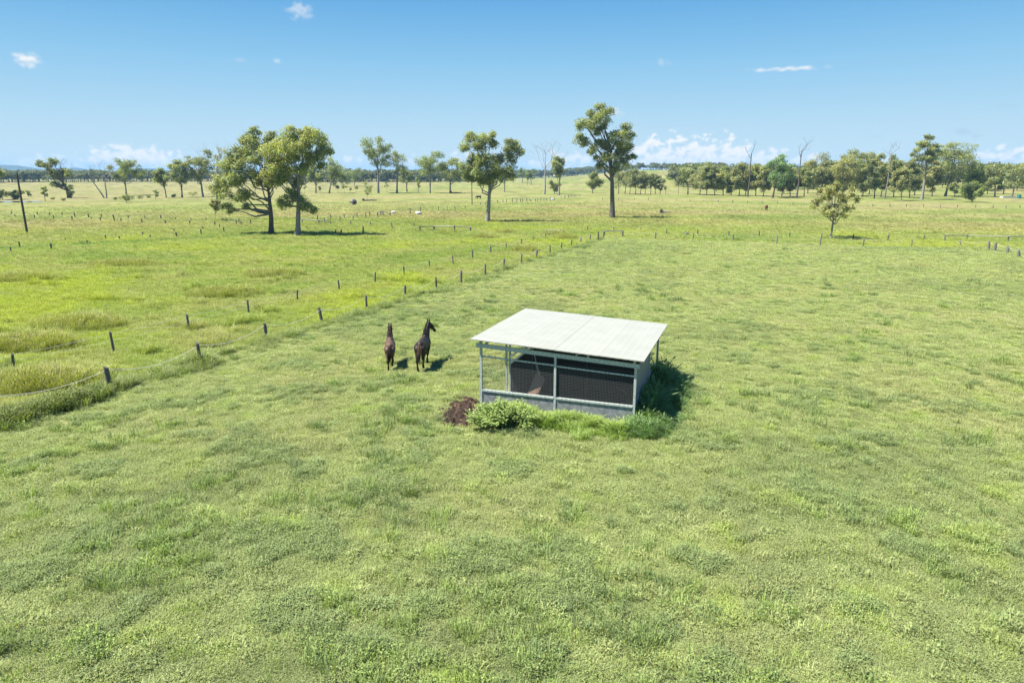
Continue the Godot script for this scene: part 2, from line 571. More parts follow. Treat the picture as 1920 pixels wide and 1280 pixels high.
func gum_parts(t: Node3D, h: float, w: float, cx: float, yb: float, o: Dictionary) -> void:
	var r := RandomNumberGenerator.new()
	r.seed = o.get("seed", int(absf(t.position.x) * 31.0 + absf(t.position.z) * 7.0) + 1)
	var bark: Color = o.get("bark", lin(0.36, 0.34, 0.31))
	var leaf: Color = o.get("leaf", lin(0.135, 0.155, 0.08)) * o.get("lum", 2.2)
	var r0: float = o.get("r0", 0.018 * h + 0.04)
	var limb: Color = o.get("limb", bark.lerp(lin(0.36, 0.34, 0.31), 0.5))
	var cy := (h + yb) * 0.5
	var ry := (h - yb) * 0.5
	var clumps := []
	if o.has("clumps"):
		for q in o.clumps: clumps.append([Vector3(q[0], q[1], q[2]), q[3] * o.get("swell", 1.0)])
	else:
		var want: int = o.get("k", 9)
		var tries := 0
		var rad0: float = o.get("clump", 0.24) * w
		while clumps.size() < want and tries < 400:
			tries += 1
			var p := Vector3(r.randf_range(-1, 1), r.randf_range(-1, 1), r.randf_range(-1, 1))
			var l := p.length()
			if l > 1.0 or l < 0.3: continue
			var rad := rad0 * r.randf_range(0.75, 1.2)
			var c := Vector3(cx + p.x * (w * 0.5 - rad * 0.7), cy + p.y * maxf(ry - rad * 0.6, 0.2), p.z * (w * 0.45 - rad * 0.7))
			var ok := true
			for q in clumps:
				if q[0].distance_to(c) < (rad + q[1]) * 0.55: ok = false
			if ok: clumps.append([c, rad])
	# trunk
	var wood := Shape.new()
	var fork := Vector3(cx * o.get("lean", 0.55) + r.randf_range(-0.02, 0.02) * h, yb + (h - yb) * o.get("fork", 0.35), r.randf_range(-0.02, 0.02) * h)
	var pts := []
	var rr := []
	for k in 7:
		var s := k / 6.0
		var bend := Vector3(sin(s * 3.0 + r.randf()) * 0.008 * h, 0, r.randf_range(-0.006, 0.006) * h) * (s * (1.2 - s) * 2.5)
		pts.append(Vector3(0, -0.15, 0).lerp(fork, s) + bend + Vector3(cx * 0.2 * sin(s * PI) * -0.3, 0, 0))
		rr.append(r0 * (1.0 - 0.55 * s) * (1.35 if k == 0 else 1.0))
	wood.tube(pts, rr, 9 if h > 12.0 else 6, bark, true, 0.10, 5)
	put("trunk", wood.mesh(bark_m), t)
	var limbs := Shape.new()
	for q in clumps:
		var c: Vector3 = q[0]
		var s := clampf((c.y - q[1] * 1.2) / maxf(fork.y, 0.1) * 0.8, 0.45, 1.0)
		var kk := s * 6.0
		var from: Vector3 = pts[int(kk)].lerp(pts[mini(int(kk) + 1, 6)], kk - int(kk))
		var to := c + Vector3(0, q[1] * 0.2, 0)
		var m1 := from.lerp(to, 0.35) + Vector3(0, -0.10, 0) * from.distance_to(to) + Vector3(r.randfn(), r.randfn(), r.randfn()) * 0.04 * h * 0.5
		var m2 := from.lerp(to, 0.7) + Vector3(r.randfn(), r.randfn(), r.randfn()) * 0.03 * h * 0.5
		var rb := r0 * (1.0 - 0.55 * s) * r.randf_range(0.45, 0.7)
		limbs.tube([from, m1, m2, to], [rb, rb * 0.75, rb * 0.5, rb * 0.2], 5, limb, true, 0.05, 3)
		for tw in 4:
			var e: Vector3 = c + Vector3(r.randfn(), r.randfn() * 0.7 + 0.3, r.randfn()).normalized() * q[1] * 0.9
			limbs.tube([m2.lerp(to, 0.5), m2.lerp(e, 0.6) + Vector3(0, 0.05 * q[1], 0), e], [rb * 0.3, rb * 0.2, rb * 0.07], 4, limb, false)
	for k in o.get("dead", 0):
		var d := Vector3(r.randf_range(-0.5, 0.5), 1.0, r.randf_range(-0.3, 0.3)).normalized()
		bough(limbs, r, fork, d, (h - fork.y) * r.randf_range(0.5, 0.62), r0 * 0.34, 3, o.get("dead_bark", bark))
	if limbs.v.size(): put("limbs", limbs.mesh(bark_m), t)
	# crown
	if clumps.size():
		var total := 0.0
		for q in clumps: total += q[1] * q[1]
		var st := Shape.new()
		var n: int = o.get("n", 1800)
		var fl: float = o.get("flat", 0.8)
		var bunches: int = o.get("bunches", 4)
		for q in clumps:
			var share: float = q[1] * q[1] / total
			var tint := r.randf_range(0.88, 1.12)
			for b in bunches:
				var d := Vector3(r.randfn(), r.randfn(), r.randfn()).normalized() * (0.0 if bunches == 1 else 0.62)
				var br: float = q[1] * (1.0 if bunches == 1 else r.randf_range(0.48, 0.72))
				var c: Vector3 = q[0] + d * q[1] * Vector3(1, fl, 1)
				crown_leaves(st, r, c, Vector3(br, br * fl, br), int(n * share / bunches), o.get("size", 0.6), o.get("wide", 0.4), leaf * tint * r.randf_range(0.82, 1.18), o.get("gap", 0.22), o.get("droop", 0.35))
		put("crown", st.mesh(leaf_m), t)

func dead_tree(called: String, label: String, at: Vector3, h: float, forks: int, spread: float, col: Color, seed_: int, lean := 0.0, stem := 0.5, group := "") -> Node3D:
	var t := thing(called, label, "dead tree", at, 0.0, group)
	var r := RandomNumberGenerator.new()
	r.seed = seed_
	var st := Shape.new()
	var r0 := (0.009 if stem > 0.6 else 0.015) * h + 0.04
	var top := Vector3(lean * h, h * stem, 0)
	st.tube([Vector3(0, -0.15, 0), top * 0.35 + Vector3(0.01 * h, 0, 0), top * 0.7, top], [r0 * 1.3, r0, r0 * 0.85, r0 * 0.7], 8, col, true, 0.1, 2)
	put("trunk", st.mesh(bark_m), t)
	for k in forks:
		var b := Shape.new()
		var a := TAU * k / forks + r.randf() * 0.8
		var d := Vector3(cos(a) * spread, 1.0, sin(a) * spread * 0.6).normalized()
		bough(b, r, top * (1.0 - 0.22 * k / forks), d, h * (1.0 - stem) * r.randf_range(0.5, 0.66), r0 * 0.5, 2 if stem > 0.6 else 3, col)
		put("bough", b.mesh(bark_m), t)
	return t

func make_trees() -> void:
	var pale := lin(0.42, 0.40, 0.37)
	var dark := lin(0.10, 0.085, 0.07)
	var grey := lin(0.26, 0.24, 0.22)
	var near := {"n": 9000, "size": 0.5, "wide": 0.36, "gap": 0.25}
	# the four big ones standing in the nearer pasture
	gum("gum_tree", "broad dark-trunked gum tree with low limbs, left one of the close pair", Vector3(-39.18, 0.0, -111.91), 15.61, 12.34, -1.04, 1.11, {
		"seed": 4, "n": 32300, "swell": 1.06, "bunches": 5, "size": 0.37, "wide": 0.36, "gap": 0.26, "bark": lin(0.16, 0.13, 0.11), "r0": 0.42, "fork": 0.42, "lean": 0.12, "dead": 1, "clumps": [
		[-1.6, 14.0, 0.3, 1.5], [0.6, 15.0, -0.5, 1.4], [-3.2, 12.8, -0.6, 1.5], [1.8, 13.2, 0.8, 1.6], [-0.6, 12.2, 1.4, 1.7], [-4.6, 10.6, 0.6, 1.6], [-2.6, 10.4, 1.7, 1.7], [0.2, 10.6, -1.6, 1.6], [2.2, 10.8, -0.8, 1.5],
		[-5.9, 8.6, -0.3, 1.5], [-4.0, 8.4, 1.6, 1.6], [-2.0, 8.3, -1.8, 1.6], [1.6, 8.7, 1.6, 1.5], [-6.8, 6.3, 0.6, 1.3], [-5.2, 6.2, -1.2, 1.4], [-3.3, 6.2, 1.4, 1.3], [-7.0, 4.4, 0.2, 0.9], [-5.6, 3.8, 1.0, 0.8], [-4.0, 4.4, -0.8, 0.7], [3.0, 9.2, 0.3, 1.3], [-4.4, 12.5, 0.6, 1.5], [-3.4, 14.3, -0.3, 1.3], [-1.4, 15.8, 0.0, 1.1], [-6.0, 10.8, 0.4, 1.4], [-7.3, 8.8, -0.3, 1.3], [-7.9, 7.2, 0.4, 1.1], [-0.2, 13.6, -1.4, 1.4]]})
	gum("gum_tree", "tall pale-trunked gum tree with full bright crown, right one of the close pair", Vector3(-33.94, 0.0, -108.96), 17.16, 9.73, 1.87, 4.23, {
		"seed": 8, "n": 32300, "swell": 1.06, "bunches": 5, "size": 0.37, "wide": 0.36, "gap": 0.22, "bark": lin(0.34, 0.32, 0.30), "leaf": lin(0.155, 0.172, 0.078), "r0": 0.40, "fork": 0.45, "clumps": [
		[0.2, 15.4, 0.2, 1.5], [2.2, 15.6, -0.4, 1.5], [4.0, 14.8, 0.5, 1.5], [-1.6, 14.6, -0.3, 1.5], [5.0, 13.2, -0.6, 1.3], [2.6, 13.6, 1.4, 1.7], [0.4, 13.2, 1.6, 1.7], [-2.8, 12.8, 0.8, 1.6], [3.9, 11.9, 0.8, 1.5], [-1.2, 11.8, -1.6, 1.6], [1.4, 11.8, -1.7, 1.6],
		[-3.2, 10.8, -0.4, 1.6], [-1.4, 10.0, 1.4, 1.6], [1.0, 10.2, 0.9, 1.4], [4.8, 10.9, -0.2, 1.0], [-2.4, 8.4, 0.2, 1.4], [-3.4, 8.9, 1.2, 1.3], [0.6, 8.2, -0.9, 1.1], [-1.5, 5.0, 0.6, 1.2], [0.2, 5.6, -0.7, 1.1], [1.6, 4.6, 0.4, 1.0], [2.5, 4.0, 0.1, 0.8], [-0.6, 6.4, 0.8, 1.1]]})
	gum("gum_tree", "bushy gum tree with white lower trunk and forked limbs, alone in mid pasture", Vector3(-5.01, 0.0, -141.15), 18.22, 12.24, 1.23, 7.43, {
		"seed": 15, "n": 28900, "swell": 1.1, "bunches": 5, "size": 0.40, "wide": 0.36, "gap": 0.24, "bark": lin(0.40, 0.37, 0.34), "r0": 0.45, "fork": 0.12, "clumps": [
		[0.8, 17.2, 0, 1.0], [-0.8, 16.4, 0.4, 1.3], [-3.2, 16.2, -0.3, 1.5], [-1.6, 15.0, 0.9, 1.6], [0.6, 15.2, -0.8, 1.4], [-4.4, 14.8, 0.3, 1.2], [5.0, 15.0, 0.2, 1.5], [6.3, 13.8, -0.2, 1.2], [3.7, 13.8, 0.6, 1.4], [5.0, 12.4, 0.4, 1.2],
		[-0.4, 13.0, 0.9, 1.8], [-2.6, 12.4, -0.8, 1.7], [2.0, 12.2, -0.6, 1.7], [-4.2, 11.0, 0.4, 1.5], [-1.0, 10.6, 1.2, 1.9], [1.6, 10.4, 0.9, 1.8], [3.9, 10.2, 0.2, 1.6], [-3.4, 9.0, -0.4, 1.5], [-1.4, 8.6, -0.9, 1.6], [1.0, 8.4, 0.2, 1.6], [5.0, 9.3, -0.4, 1.2]]})
	gum("gum_tree", "tallest gum tree, slender dark leaning trunk with open crown", Vector3(22.19, 0.0, -153.27), 24.07, 13.68, -3.05, 8.95, {
		"seed": 21, "n": 30600, "swell": 1.1, "bunches": 5, "size": 0.40, "wide": 0.36, "gap": 0.25, "bark": lin(0.21, 0.185, 0.16), "r0": 0.55, "fork": 0.45, "clumps": [
		[-3.4, 22.8, 0, 1.5], [-1.9, 22.4, 0.6, 1.3], [-4.9, 21.6, -0.4, 1.5], [-3.0, 20.9, 1.0, 1.8], [-6.9, 19.8, 0.3, 1.5], [-5.4, 19.4, 0.8, 1.5], [-8.2, 19.2, -0.3, 1.1], [-3.4, 18.9, -0.9, 1.7], [-8.1, 16.9, 0.4, 1.3], [-6.4, 16.2, -0.6, 1.3],
		[2.4, 18.6, 0.2, 1.5], [3.4, 17.2, -0.5, 1.2], [0.5, 17.0, 0.8, 1.8], [1.9, 15.8, 0.6, 1.7], [-1.2, 15.6, -0.8, 1.6], [3.2, 14.6, 0.3, 1.3], [-3.2, 15.4, 0.7, 1.4], [-4.9, 14.4, 0.2, 1.3], [0.6, 13.6, -0.6, 1.7], [-1.6, 12.8, 0.8, 1.6], [2.2, 12.4, 0.5, 1.4], [-3.0, 11.4, -0.2, 1.2], [0.3, 10.9, 0.9, 1.4], [4.1, 13.2, 0.1, 0.8], [-4.0, 12.6, 0.5, 0.9]]})
	gum("gum_tree", "small round-crowned gum tree with pale thin trunk beyond the far paddock fence", Vector3(48.40, 0.0, -104.35), 8.51, 8.79, 0.19, 2.48, {
		"seed": 33, "n": 6500, "size": 0.36, "wide": 0.4, "gap": 0.3, "bark": lin(0.38, 0.35, 0.32), "leaf": lin(0.15, 0.155, 0.075), "r0": 0.17, "fork": 0.4, "k": 34, "clump": 0.095, "flat": 0.7, "bunches": 2})
	# left of the pair, along the creek line
	var creek := "gum trees along the creek line on the left"
	gum("gum_tree", "gum tree cut by the left edge above the pond", Vector3(-193.77, 0.0, -261.53), 14.32, 8.53, 0.91, 5.66, {"n": 3639, "size": 0.8, "k": 8})
	gum("shrub", "dark round shrub on the bank behind the utility pole", Vector3(-185.77, 0.0, -261.53), 4.49, 5.59, 0.01, 0.20, {"n": 1600, "size": 0.6, "k": 6, "leaf": lin(0.10, 0.115, 0.05), "category": "shrub"})
	gum("shrub", "dark low shrub above the pond at the left edge", Vector3(-187.54, 0.0, -256.24), 4.40, 4.70, 0.02, 0.19, {"n": 1400, "size": 0.6, "k": 6, "leaf": lin(0.085, 0.10, 0.045), "category": "shrub"})
	gum("shrub", "small grey shrub between the utility pole and the thin sapling", Vector3(-202.48, 0.0, -291.61), 2.61, 2.67, 0.22, 0.00, {"n": 500, "size": 0.5, "k": 4, "category": "shrub"})
	gum("sapling", "thin pale sapling standing alone left of the half-dead gum", Vector3(-165.22, 0.0, -246.27), 5.52, 2.82, 0.09, 1.29, {"n": 700, "size": 0.55, "k": 5, "leaf": lin(0.17, 0.19, 0.10), "bark": pale})
	gum("gum_tree", "half-dead gum tree with bare antler-like top and black trunk base", Vector3(-177.02, 0.0, -278.79), 13.82, 13.34, -3.52, 2.29, {"seed": 61, "n": 5880, "size": 0.7, "r0": 0.75, "bark": lin(0.17, 0.15, 0.14), "dead": 4, "dead_bark": lin(0.27, 0.24, 0.23), "leaf": lin(0.12, 0.14, 0.068), "clumps": [
		[-9.4, 13.6, 0, 1.8], [-7.2, 13.0, 0.5, 2.1], [-5.0, 14.2, -0.5, 1.9], [-5.6, 10.6, 0.8, 2.0], [-3.4, 9.2, 0.4, 2.1], [-1.4, 10.2, -0.7, 1.8], [0.9, 9.6, 0.7, 1.7], [-4.2, 5.6, 0.3, 1.4], [-2.2, 5.0, -0.4, 1.4], [1.6, 4.2, 0.3, 1.3], [-6.1, 5.6, 0.2, 1.0], [1.4, 2.0, 0.8, 1.3]]})
	dead_tree("dead_tree", "bare pale dead tree with two stems and charred stump at its foot", Vector3(-162.30, 0.0, -278.79), 14.5, 4, 0.45, lin(0.40, 0.38, 0.36), 71, 0.02)
	dead_tree("dead_tree", "leaning bare grey stem joined to the charred stump", Vector3(-161.39, 0.0, -275.76), 13.0, 3, 0.5, lin(0.34, 0.31, 0.29), 75, -0.28)
	gum("gum_tree", "round-crowned gum tree right of the bare dead tree", Vector3(-173.30, 0.0, -313.18), 16.87, 15.43, 1.35, 4.90, {"seed": 81, "n": 5880, "size": 0.7, "k": 14, "clump": 0.17, "bark": grey, "leaf": lin(0.12, 0.145, 0.07)})
	gum("shrub", "low grey-green bush at the foot of the round-crowned gum", Vector3(-131.48, 0.0, -237.04), 3.02, 5.08, 0.22, 0.18, {"n": 900, "size": 0.5, "k": 5, "category": "shrub"})
	gum("sapling", "short dark sapling left of the leaning gum", Vector3(-136.72, 0.0, -267.04), 4.98, 2.24, 0.46, 0.80, {"n": 500, "size": 0.5, "k": 4})
	gum("gum_tree", "leaning gum tree with pale trunk sloping left", Vector3(-141.50, 0.0, -285.05), 12.04, 7.14, -1.07, 4.25, {"seed": 91, "n": 3639, "size": 0.7, "k": 9, "bark": pale})
	gum("gum_tree", "sparse two-tiered gum tree, dark lower trunk, beside the leaning one", Vector3(-134.96, 0.0, -285.05), 16.42, 9.08, -0.62, 2.77, {"seed": 95, "n": 5880, "size": 0.7, "k": 10, "bark": grey, "gap": 0.3})
	gum("gum_tree", "tall wide gum tree with whitish trunk left of the wispy one", Vector3(-129.34, 0.0, -291.61), 21.01, 14.11, -0.73, 6.30, {"seed": 99, "n": 5880, "size": 0.75, "k": 14, "clump": 0.17, "bark": pale, "gap": 0.3, "leaf": lin(0.13, 0.145, 0.075)})
	gum("gum_tree", "wispy dying gum tree with thin pale upright branches", Vector3(-113.22, 0.0, -267.04), 20.24, 8.48, 2.55, 5.58, {"seed": 103, "n": 1900, "size": 0.6, "k": 10, "clump": 0.2, "bark": pale, "gap": 0.4, "dead": 3, "leaf": lin(0.15, 0.15, 0.10)})
	gum("sapling", "fluffy grey-green sapling on a thin stem by the fence, left of the close pair", Vector3(-61.90, 0.0, -144.42), 4.58, 2.88, 0.32, 1.53, {"seed": 107, "n": 3639, "size": 0.34, "k": 8, "leaf": lin(0.17, 0.175, 0.11), "r0": 0.07})
	var scrub := [[Vector3(-142.64, 0.0, -267.04), 1.6, "between the round-crowned gum and the short dark sapling"], [Vector3(-145.45, 0.0, -278.79), 1.2, "just left of the short dark sapling"], [Vector3(-138.45, 0.0, -285.05), 1.5, "between the leaning gum and the two-tiered gum"], [Vector3(-133.57, 0.0, -291.61), 2.6, "pointed, between the two-tiered gum and the tall wide whitish gum"], [Vector3(-149.13, 0.0, -261.53), 1.0, "just right of the bare dead two-stemmed tree"], [Vector3(-172.56, 0.0, -261.53), 1.0, "just right of the thin pale sapling"], [Vector3(-161.93, 0.0, -251.16), 1.1, "at the half-dead gum's foot"]]
	for s in scrub:
		gum("low_bush", "low scrubby bush " + s[2], s[0], s[1], s[1] * 1.7, 0.0, 0.1, {"n": 400, "size": 0.4, "k": 4, "bunches": 1, "r0": 0.05, "category": "shrub", "group": "low scrub along the creek line"})
	# behind the close pair
	gum("gum_tree", "grey-green gum tree seen just right of the close pair's trunk", Vector3(-97.64, 0.0, -347.41), 15.90, 10.01, 0.42, 3.88, {"seed": 121, "n": 3919, "size": 0.75, "k": 9, "bark": grey, "leaf": lin(0.12, 0.14, 0.075)})
	gum("gum_tree", "gum tree with short white trunk base behind the close pair", Vector3(-91.01, 0.0, -347.41), 18.18, 12.11, 3.05, 3.11, {"seed": 123, "n": 4480, "size": 0.75, "k": 11, "bark": pale, "leaf": lin(0.12, 0.14, 0.075)})
	gum("gum_tree", "hazy open gum tree in the background, left of the tall umbrella-crowned gum", Vector3(-121.00, 0.0, -496.11), 13.56, 12.81, 2.35, 2.21, {"seed": 125, "n": 2400, "size": 0.9, "k": 9, "leaf": lin(0.11, 0.135, 0.08)})
	gum("gum_tree", "hazy gum tree next to the thin saplings in the background", Vector3(-121.31, 0.0, -537.87), 15.08, 13.88, 1.71, 2.40, {"seed": 127, "n": 2400, "size": 0.9, "k": 9, "leaf": lin(0.11, 0.135, 0.08)})
	gum("sapling", "young pale sapling behind the fallen log", Vector3(-54.45, 0.0, -261.53), 7.01, 4.19, 0.31, 1.18, {"seed": 129, "n": 1100, "size": 0.45, "k": 7, "gap": 0.3, "leaf": lin(0.16, 0.18, 0.095), "r0": 0.07})
	var spindly := [[Vector3(-109.13, 0.0, -367.47), 5.0, "hard against the close pair's right crown"], [Vector3(-98.18, 0.0, -357.16), 4.2, "between the grey-green gum and the white-based gum"], [Vector3(-86.50, 0.0, -347.41), 4.6, "first right of the white-based gum"], [Vector3(-77.04, 0.0, -321.09), 5.5, "tallest of four right of the white-based gum"], [Vector3(-78.27, 0.0, -338.17), 3.6, "shortest of four right of the white-based gum"], [Vector3(-81.92, 0.0, -367.47), 4.4, "left of the uprooted stump's pale sapling"], [Vector3(-64.09, 0.0, -357.16), 6.0, "between the umbrella-crowned gum and the thin open gum"]]
	for s in spindly:
		gum("sapling", "spindly sapling " + s[2], s[0], s[1], s[1] * 0.5, 0.0, s[1] * 0.3, {"n": 450, "size": 0.5, "k": 4, "bunches": 1, "r0": 0.05, "leaf": lin(0.15, 0.17, 0.09), "group": "spindly saplings behind the close pair"})
	gum("gum_tree", "tall umbrella-crowned gum tree on a straight blue-grey trunk", Vector3(-66.60, 0.0, -347.41), 28.47, 18.31, 0.17, 12.09, {"seed": 141, "n": 7279, "size": 0.75, "k": 15, "clump": 0.17, "bark": lin(0.33, 0.33, 0.34), "leaf": lin(0.115, 0.135, 0.065)})
	gum("gum_tree", "thin open gum tree just right of the umbrella-crowned one", Vector3(-57.31, 0.0, -347.41), 21.71, 10.50, 1.42, 9.53, {"seed": 143, "n": 2400, "size": 0.7, "k": 10, "gap": 0.32, "bark": grey})
	gum("gum_tree", "short gum tree with black trunk behind the thin open one", Vector3(-56.90, 0.0, -378.39), 14.26, 8.04, -0.53, 3.94, {"seed": 145, "n": 2400, "size": 0.75, "k": 8, "bark": dark})
	gum("sapling", "weeping sapling between the black-trunked gum and the broad round one", Vector3(-49.38, 0.0, -367.47), 9.26, 3.63, 0.05, 2.19, {"n": 700, "size": 0.6, "k": 5, "leaf": lin(0.15, 0.17, 0.08)})
	gum("gum_tree", "broad round gum tree with stout pale trunk in the middle distance", Vector3(-40.86, 0.0, -347.41), 21.46, 16.81, 0.41, 6.97, {"seed": 147, "n": 6440, "size": 0.75, "k": 14, "clump": 0.18, "bark": pale, "leaf": lin(0.12, 0.145, 0.062)})
	gum("gum_tree", "ragged gum tree touching the broad round one's right side", Vector3(-30.78, 0.0, -347.41), 19.19, 14.21, 0.78, 4.40, {"seed": 149, "n": 5040, "size": 0.75, "k": 12, "clump": 0.18, "bark": grey})
	gum("gum_tree", "gum tree partly hidden behind the bushy mid-pasture gum", Vector3(-3.93, 0.0, -367.47), 13.05, 8.93, -0.54, 4.10, {"seed": 151, "n": 3639, "size": 0.75, "k": 8, "bark": pale})
	gum("gum_tree", "far gum tree of a close trio, left one, behind the mid pasture", Vector3(10.37, 0.0, -681.00), 15.57, 10.85, -0.29, 4.04, {"seed": 153, "n": 1800, "size": 0.9, "k": 8, "leaf": lin(0.10, 0.125, 0.07)})
	gum("gum_tree", "far gum tree of a close trio, right one, nearest the bare dead gum", Vector3(16.87, 0.0, -615.52), 15.44, 9.81, -0.76, 3.65, {"seed": 155, "n": 1800, "size": 0.9, "k": 8, "leaf": lin(0.10, 0.125, 0.07)})
	gum("gum_tree", "far gum tree of a close trio, middle one", Vector3(12.97, 0.0, -587.27), 13.44, 7.13, 0.40, 3.92, {"seed": 156, "n": 1500, "size": 0.9, "k": 7, "leaf": lin(0.10, 0.125, 0.07)})
	dead_tree("dead_tree", "white bare dead gum standing left of the narrow leafy one", Vector3(15.35, 0.0, -329.41), 23.5, 5, 0.55, lin(0.46, 0.44, 0.43), 161, 0.01)
	gum("gum_tree", "narrow leafy gum tree with pale trunk right of the white dead one", Vector3(21.06, 0.0, -313.18), 18.24, 7.58, -0.21, 7.22, {"seed": 163, "n": 4480, "size": 0.7, "k": 11, "clump": 0.24, "bark": pale, "dead": 1})
	gum("shrub", "dense round bush under the narrow leafy gum", Vector3(20.67, 0.0, -338.17), 7.54, 5.67, -0.32, 0.50, {"seed": 165, "n": 1900, "size": 0.65, "k": 7, "clump": 0.3, "category": "shrub", "leaf": lin(0.115, 0.13, 0.065)})
	gum("shrub", "big dense dark bush left of the tallest gum's trunk", Vector3(40.06, 0.0, -347.41), 11.32, 9.51, 0.36, 0.52, {"seed": 167, "n": 5040, "size": 0.7, "k": 10, "clump": 0.3, "gap": 0.1, "category": "shrub", "leaf": lin(0.105, 0.125, 0.058)})
	# row right behind the tallest gum
	var row := "row of slim gums behind the tallest tree"
	var spots := [[Vector3(51.66, 0.0, -338.17), 13.26, 8.73, -0.57, 3.28], [Vector3(54.76, 0.0, -338.17), 14.25, 6.67, -0.10, 3.78], [Vector3(55.62, 0.0, -329.41), 12.92, 6.50, 0.16, 3.68], [Vector3(58.39, 0.0, -329.41), 11.95, 6.51, -0.08, 3.44], [Vector3(60.65, 0.0, -329.41), 10.99, 5.51, -0.32, 3.19], [Vector3(62.92, 0.0, -329.41), 10.50, 5.26, -0.19, 2.95], [Vector3(65.44, 0.0, -329.41), 10.02, 5.26, -0.18, 2.70], [Vector3(67.70, 0.0, -329.41), 9.53, 4.76, -0.18, 2.70], [Vector3(69.97, 0.0, -329.41), 9.05, 3.76, -0.42, 2.46]]
	for k in spots.size():
		var s = spots[k]
		gum("slim_gum", "%s slim gum from the left in the row behind the tallest tree" % ["first", "second", "third", "fourth", "fifth", "sixth", "seventh", "eighth", "last"][k], s[0], s[1] * 1.05, s[2] * 1.2, s[3], s[4] * 0.7, {"seed": 171 + k, "n": 1500, "size": 0.7, "k": 7, "clump": 0.28, "gap": 0.15, "bark": [grey, dark, lin(0.3, 0.28, 0.25)][k % 3], "leaf": lin(0.115, 0.13, 0.075), "r0": 0.16, "group": row})
	gum("sapling", "lone slim sapling at the right end of the slim gum row", Vector3(70.67, 0.0, -321.09), 4.78, 2.45, -0.18, 1.92, {"n": 450, "size": 0.5, "k": 4})
	gum("sapling", "lone sapling left of the dense wood", Vector3(78.52, 0.0, -329.41), 7.59, 3.01, -0.31, 2.95, {"n": 700, "size": 0.55, "k": 5})
	# the wood on the right
	gum("gum_tree", "olive-topped gum at the wood's left end with grey trunk", Vector3(83.05, 0.0, -329.41), 13.88, 8.50, -0.78, 3.44, {"seed": 201, "n": 5040, "size": 0.75, "k": 10, "clump": 0.28, "gap": 0.12, "bark": lin(0.36, 0.32, 0.29)})
	dead_tree("dead_tree", "dead bleached spar with crooked top rising from the wood's left half", Vector3(98.56, 0.0, -291.61), 23.5, 2, 0.3, lin(0.15, 0.13, 0.12), 233, 0.01, 0.74)
	gum("gum_tree", "tall blue-green gum with black trunk and pointed top in the wood", Vector3(104.29, 0.0, -278.79), 17.48, 12.04, 1.87, 3.95, {"seed": 203, "n": 6440, "size": 0.7, "k": 15, "clump": 0.19, "gap": 0.2, "bark": dark, "leaf": lin(0.105, 0.155, 0.08)})
	dead_tree("dead_tree", "tall dead forked stag tree beside the blue-green gum", Vector3(116.43, 0.0, -285.05), 24.0, 3, 0.38, lin(0.16, 0.14, 0.13), 238, 0.01, 0.70)
	dead_tree("dead_tree", "bare forked dead top over white trunk in the wood's middle", Vector3(149.08, 0.0, -278.79), 23.5, 3, 0.5, lin(0.30, 0.28, 0.26), 241, 0.03, 0.72)
	gum("gum_tree", "tall layered gum with flat-topped crown, highest of the wood", Vector3(153.94, 0.0, -261.53), 24.15, 12.40, -0.29, 11.45, {"seed": 205, "n": 8500, "size": 0.65, "k": 20, "clump": 0.15, "gap": 0.22, "bark": pale, "flat": 0.55})
	gum("gum_tree", "wide layered gum right of the flat-topped one", Vector3(185.52, 0.0, -298.46), 23.65, 18.49, 2.33, 5.11, {"seed": 207, "n": 11000, "size": 0.7, "k": 24, "clump": 0.18, "gap": 0.2, "bark": grey})
	gum("gum_tree", "short dense dark gum in front of the wood's right end", Vector3(156.72, 0.0, -237.04), 7.25, 8.68, -0.66, 0.89, {"seed": 209, "n": 5880, "size": 0.6, "k": 10, "clump": 0.27, "gap": 0.1, "bark": dark, "leaf": lin(0.10, 0.125, 0.052)})
	gum("gum_tree", "round bright gum behind the short dense one", Vector3(199.90, 0.0, -298.46), 15.87, 11.32, -1.53, 2.90, {"seed": 211, "n": 4760, "size": 0.75, "k": 11, "clump": 0.26, "gap": 0.12, "bark": grey, "leaf": lin(0.13, 0.165, 0.058)})
	gum("gum_tree", "upright gum with pale twin trunks near the wood's right end", Vector3(202.03, 0.0, -291.61), 14.87, 9.30, -1.24, 2.40, {"seed": 213, "n": 4480, "size": 0.75, "k": 10, "clump": 0.26, "gap": 0.12, "bark": pale})
	gum("gum_tree", "broad gum at the right edge beside the teal tank", Vector3(200.05, 0.0, -278.79), 14.64, 12.91, 0.86, 3.33, {"seed": 215, "n": 3800, "size": 0.75, "k": 12, "clump": 0.24, "gap": 0.12, "bark": grey})
	gum("gum_tree", "small pale-stemmed gum in front of the wide layered one", Vector3(185.31, 0.0, -291.61), 6.73, 4.89, -1.07, 1.31, {"seed": 217, "n": 1800, "size": 0.65, "k": 7, "clump": 0.28, "bark": lin(0.33, 0.28, 0.24)})
	var wood := "grey-green gums massed in the right-hand wood"
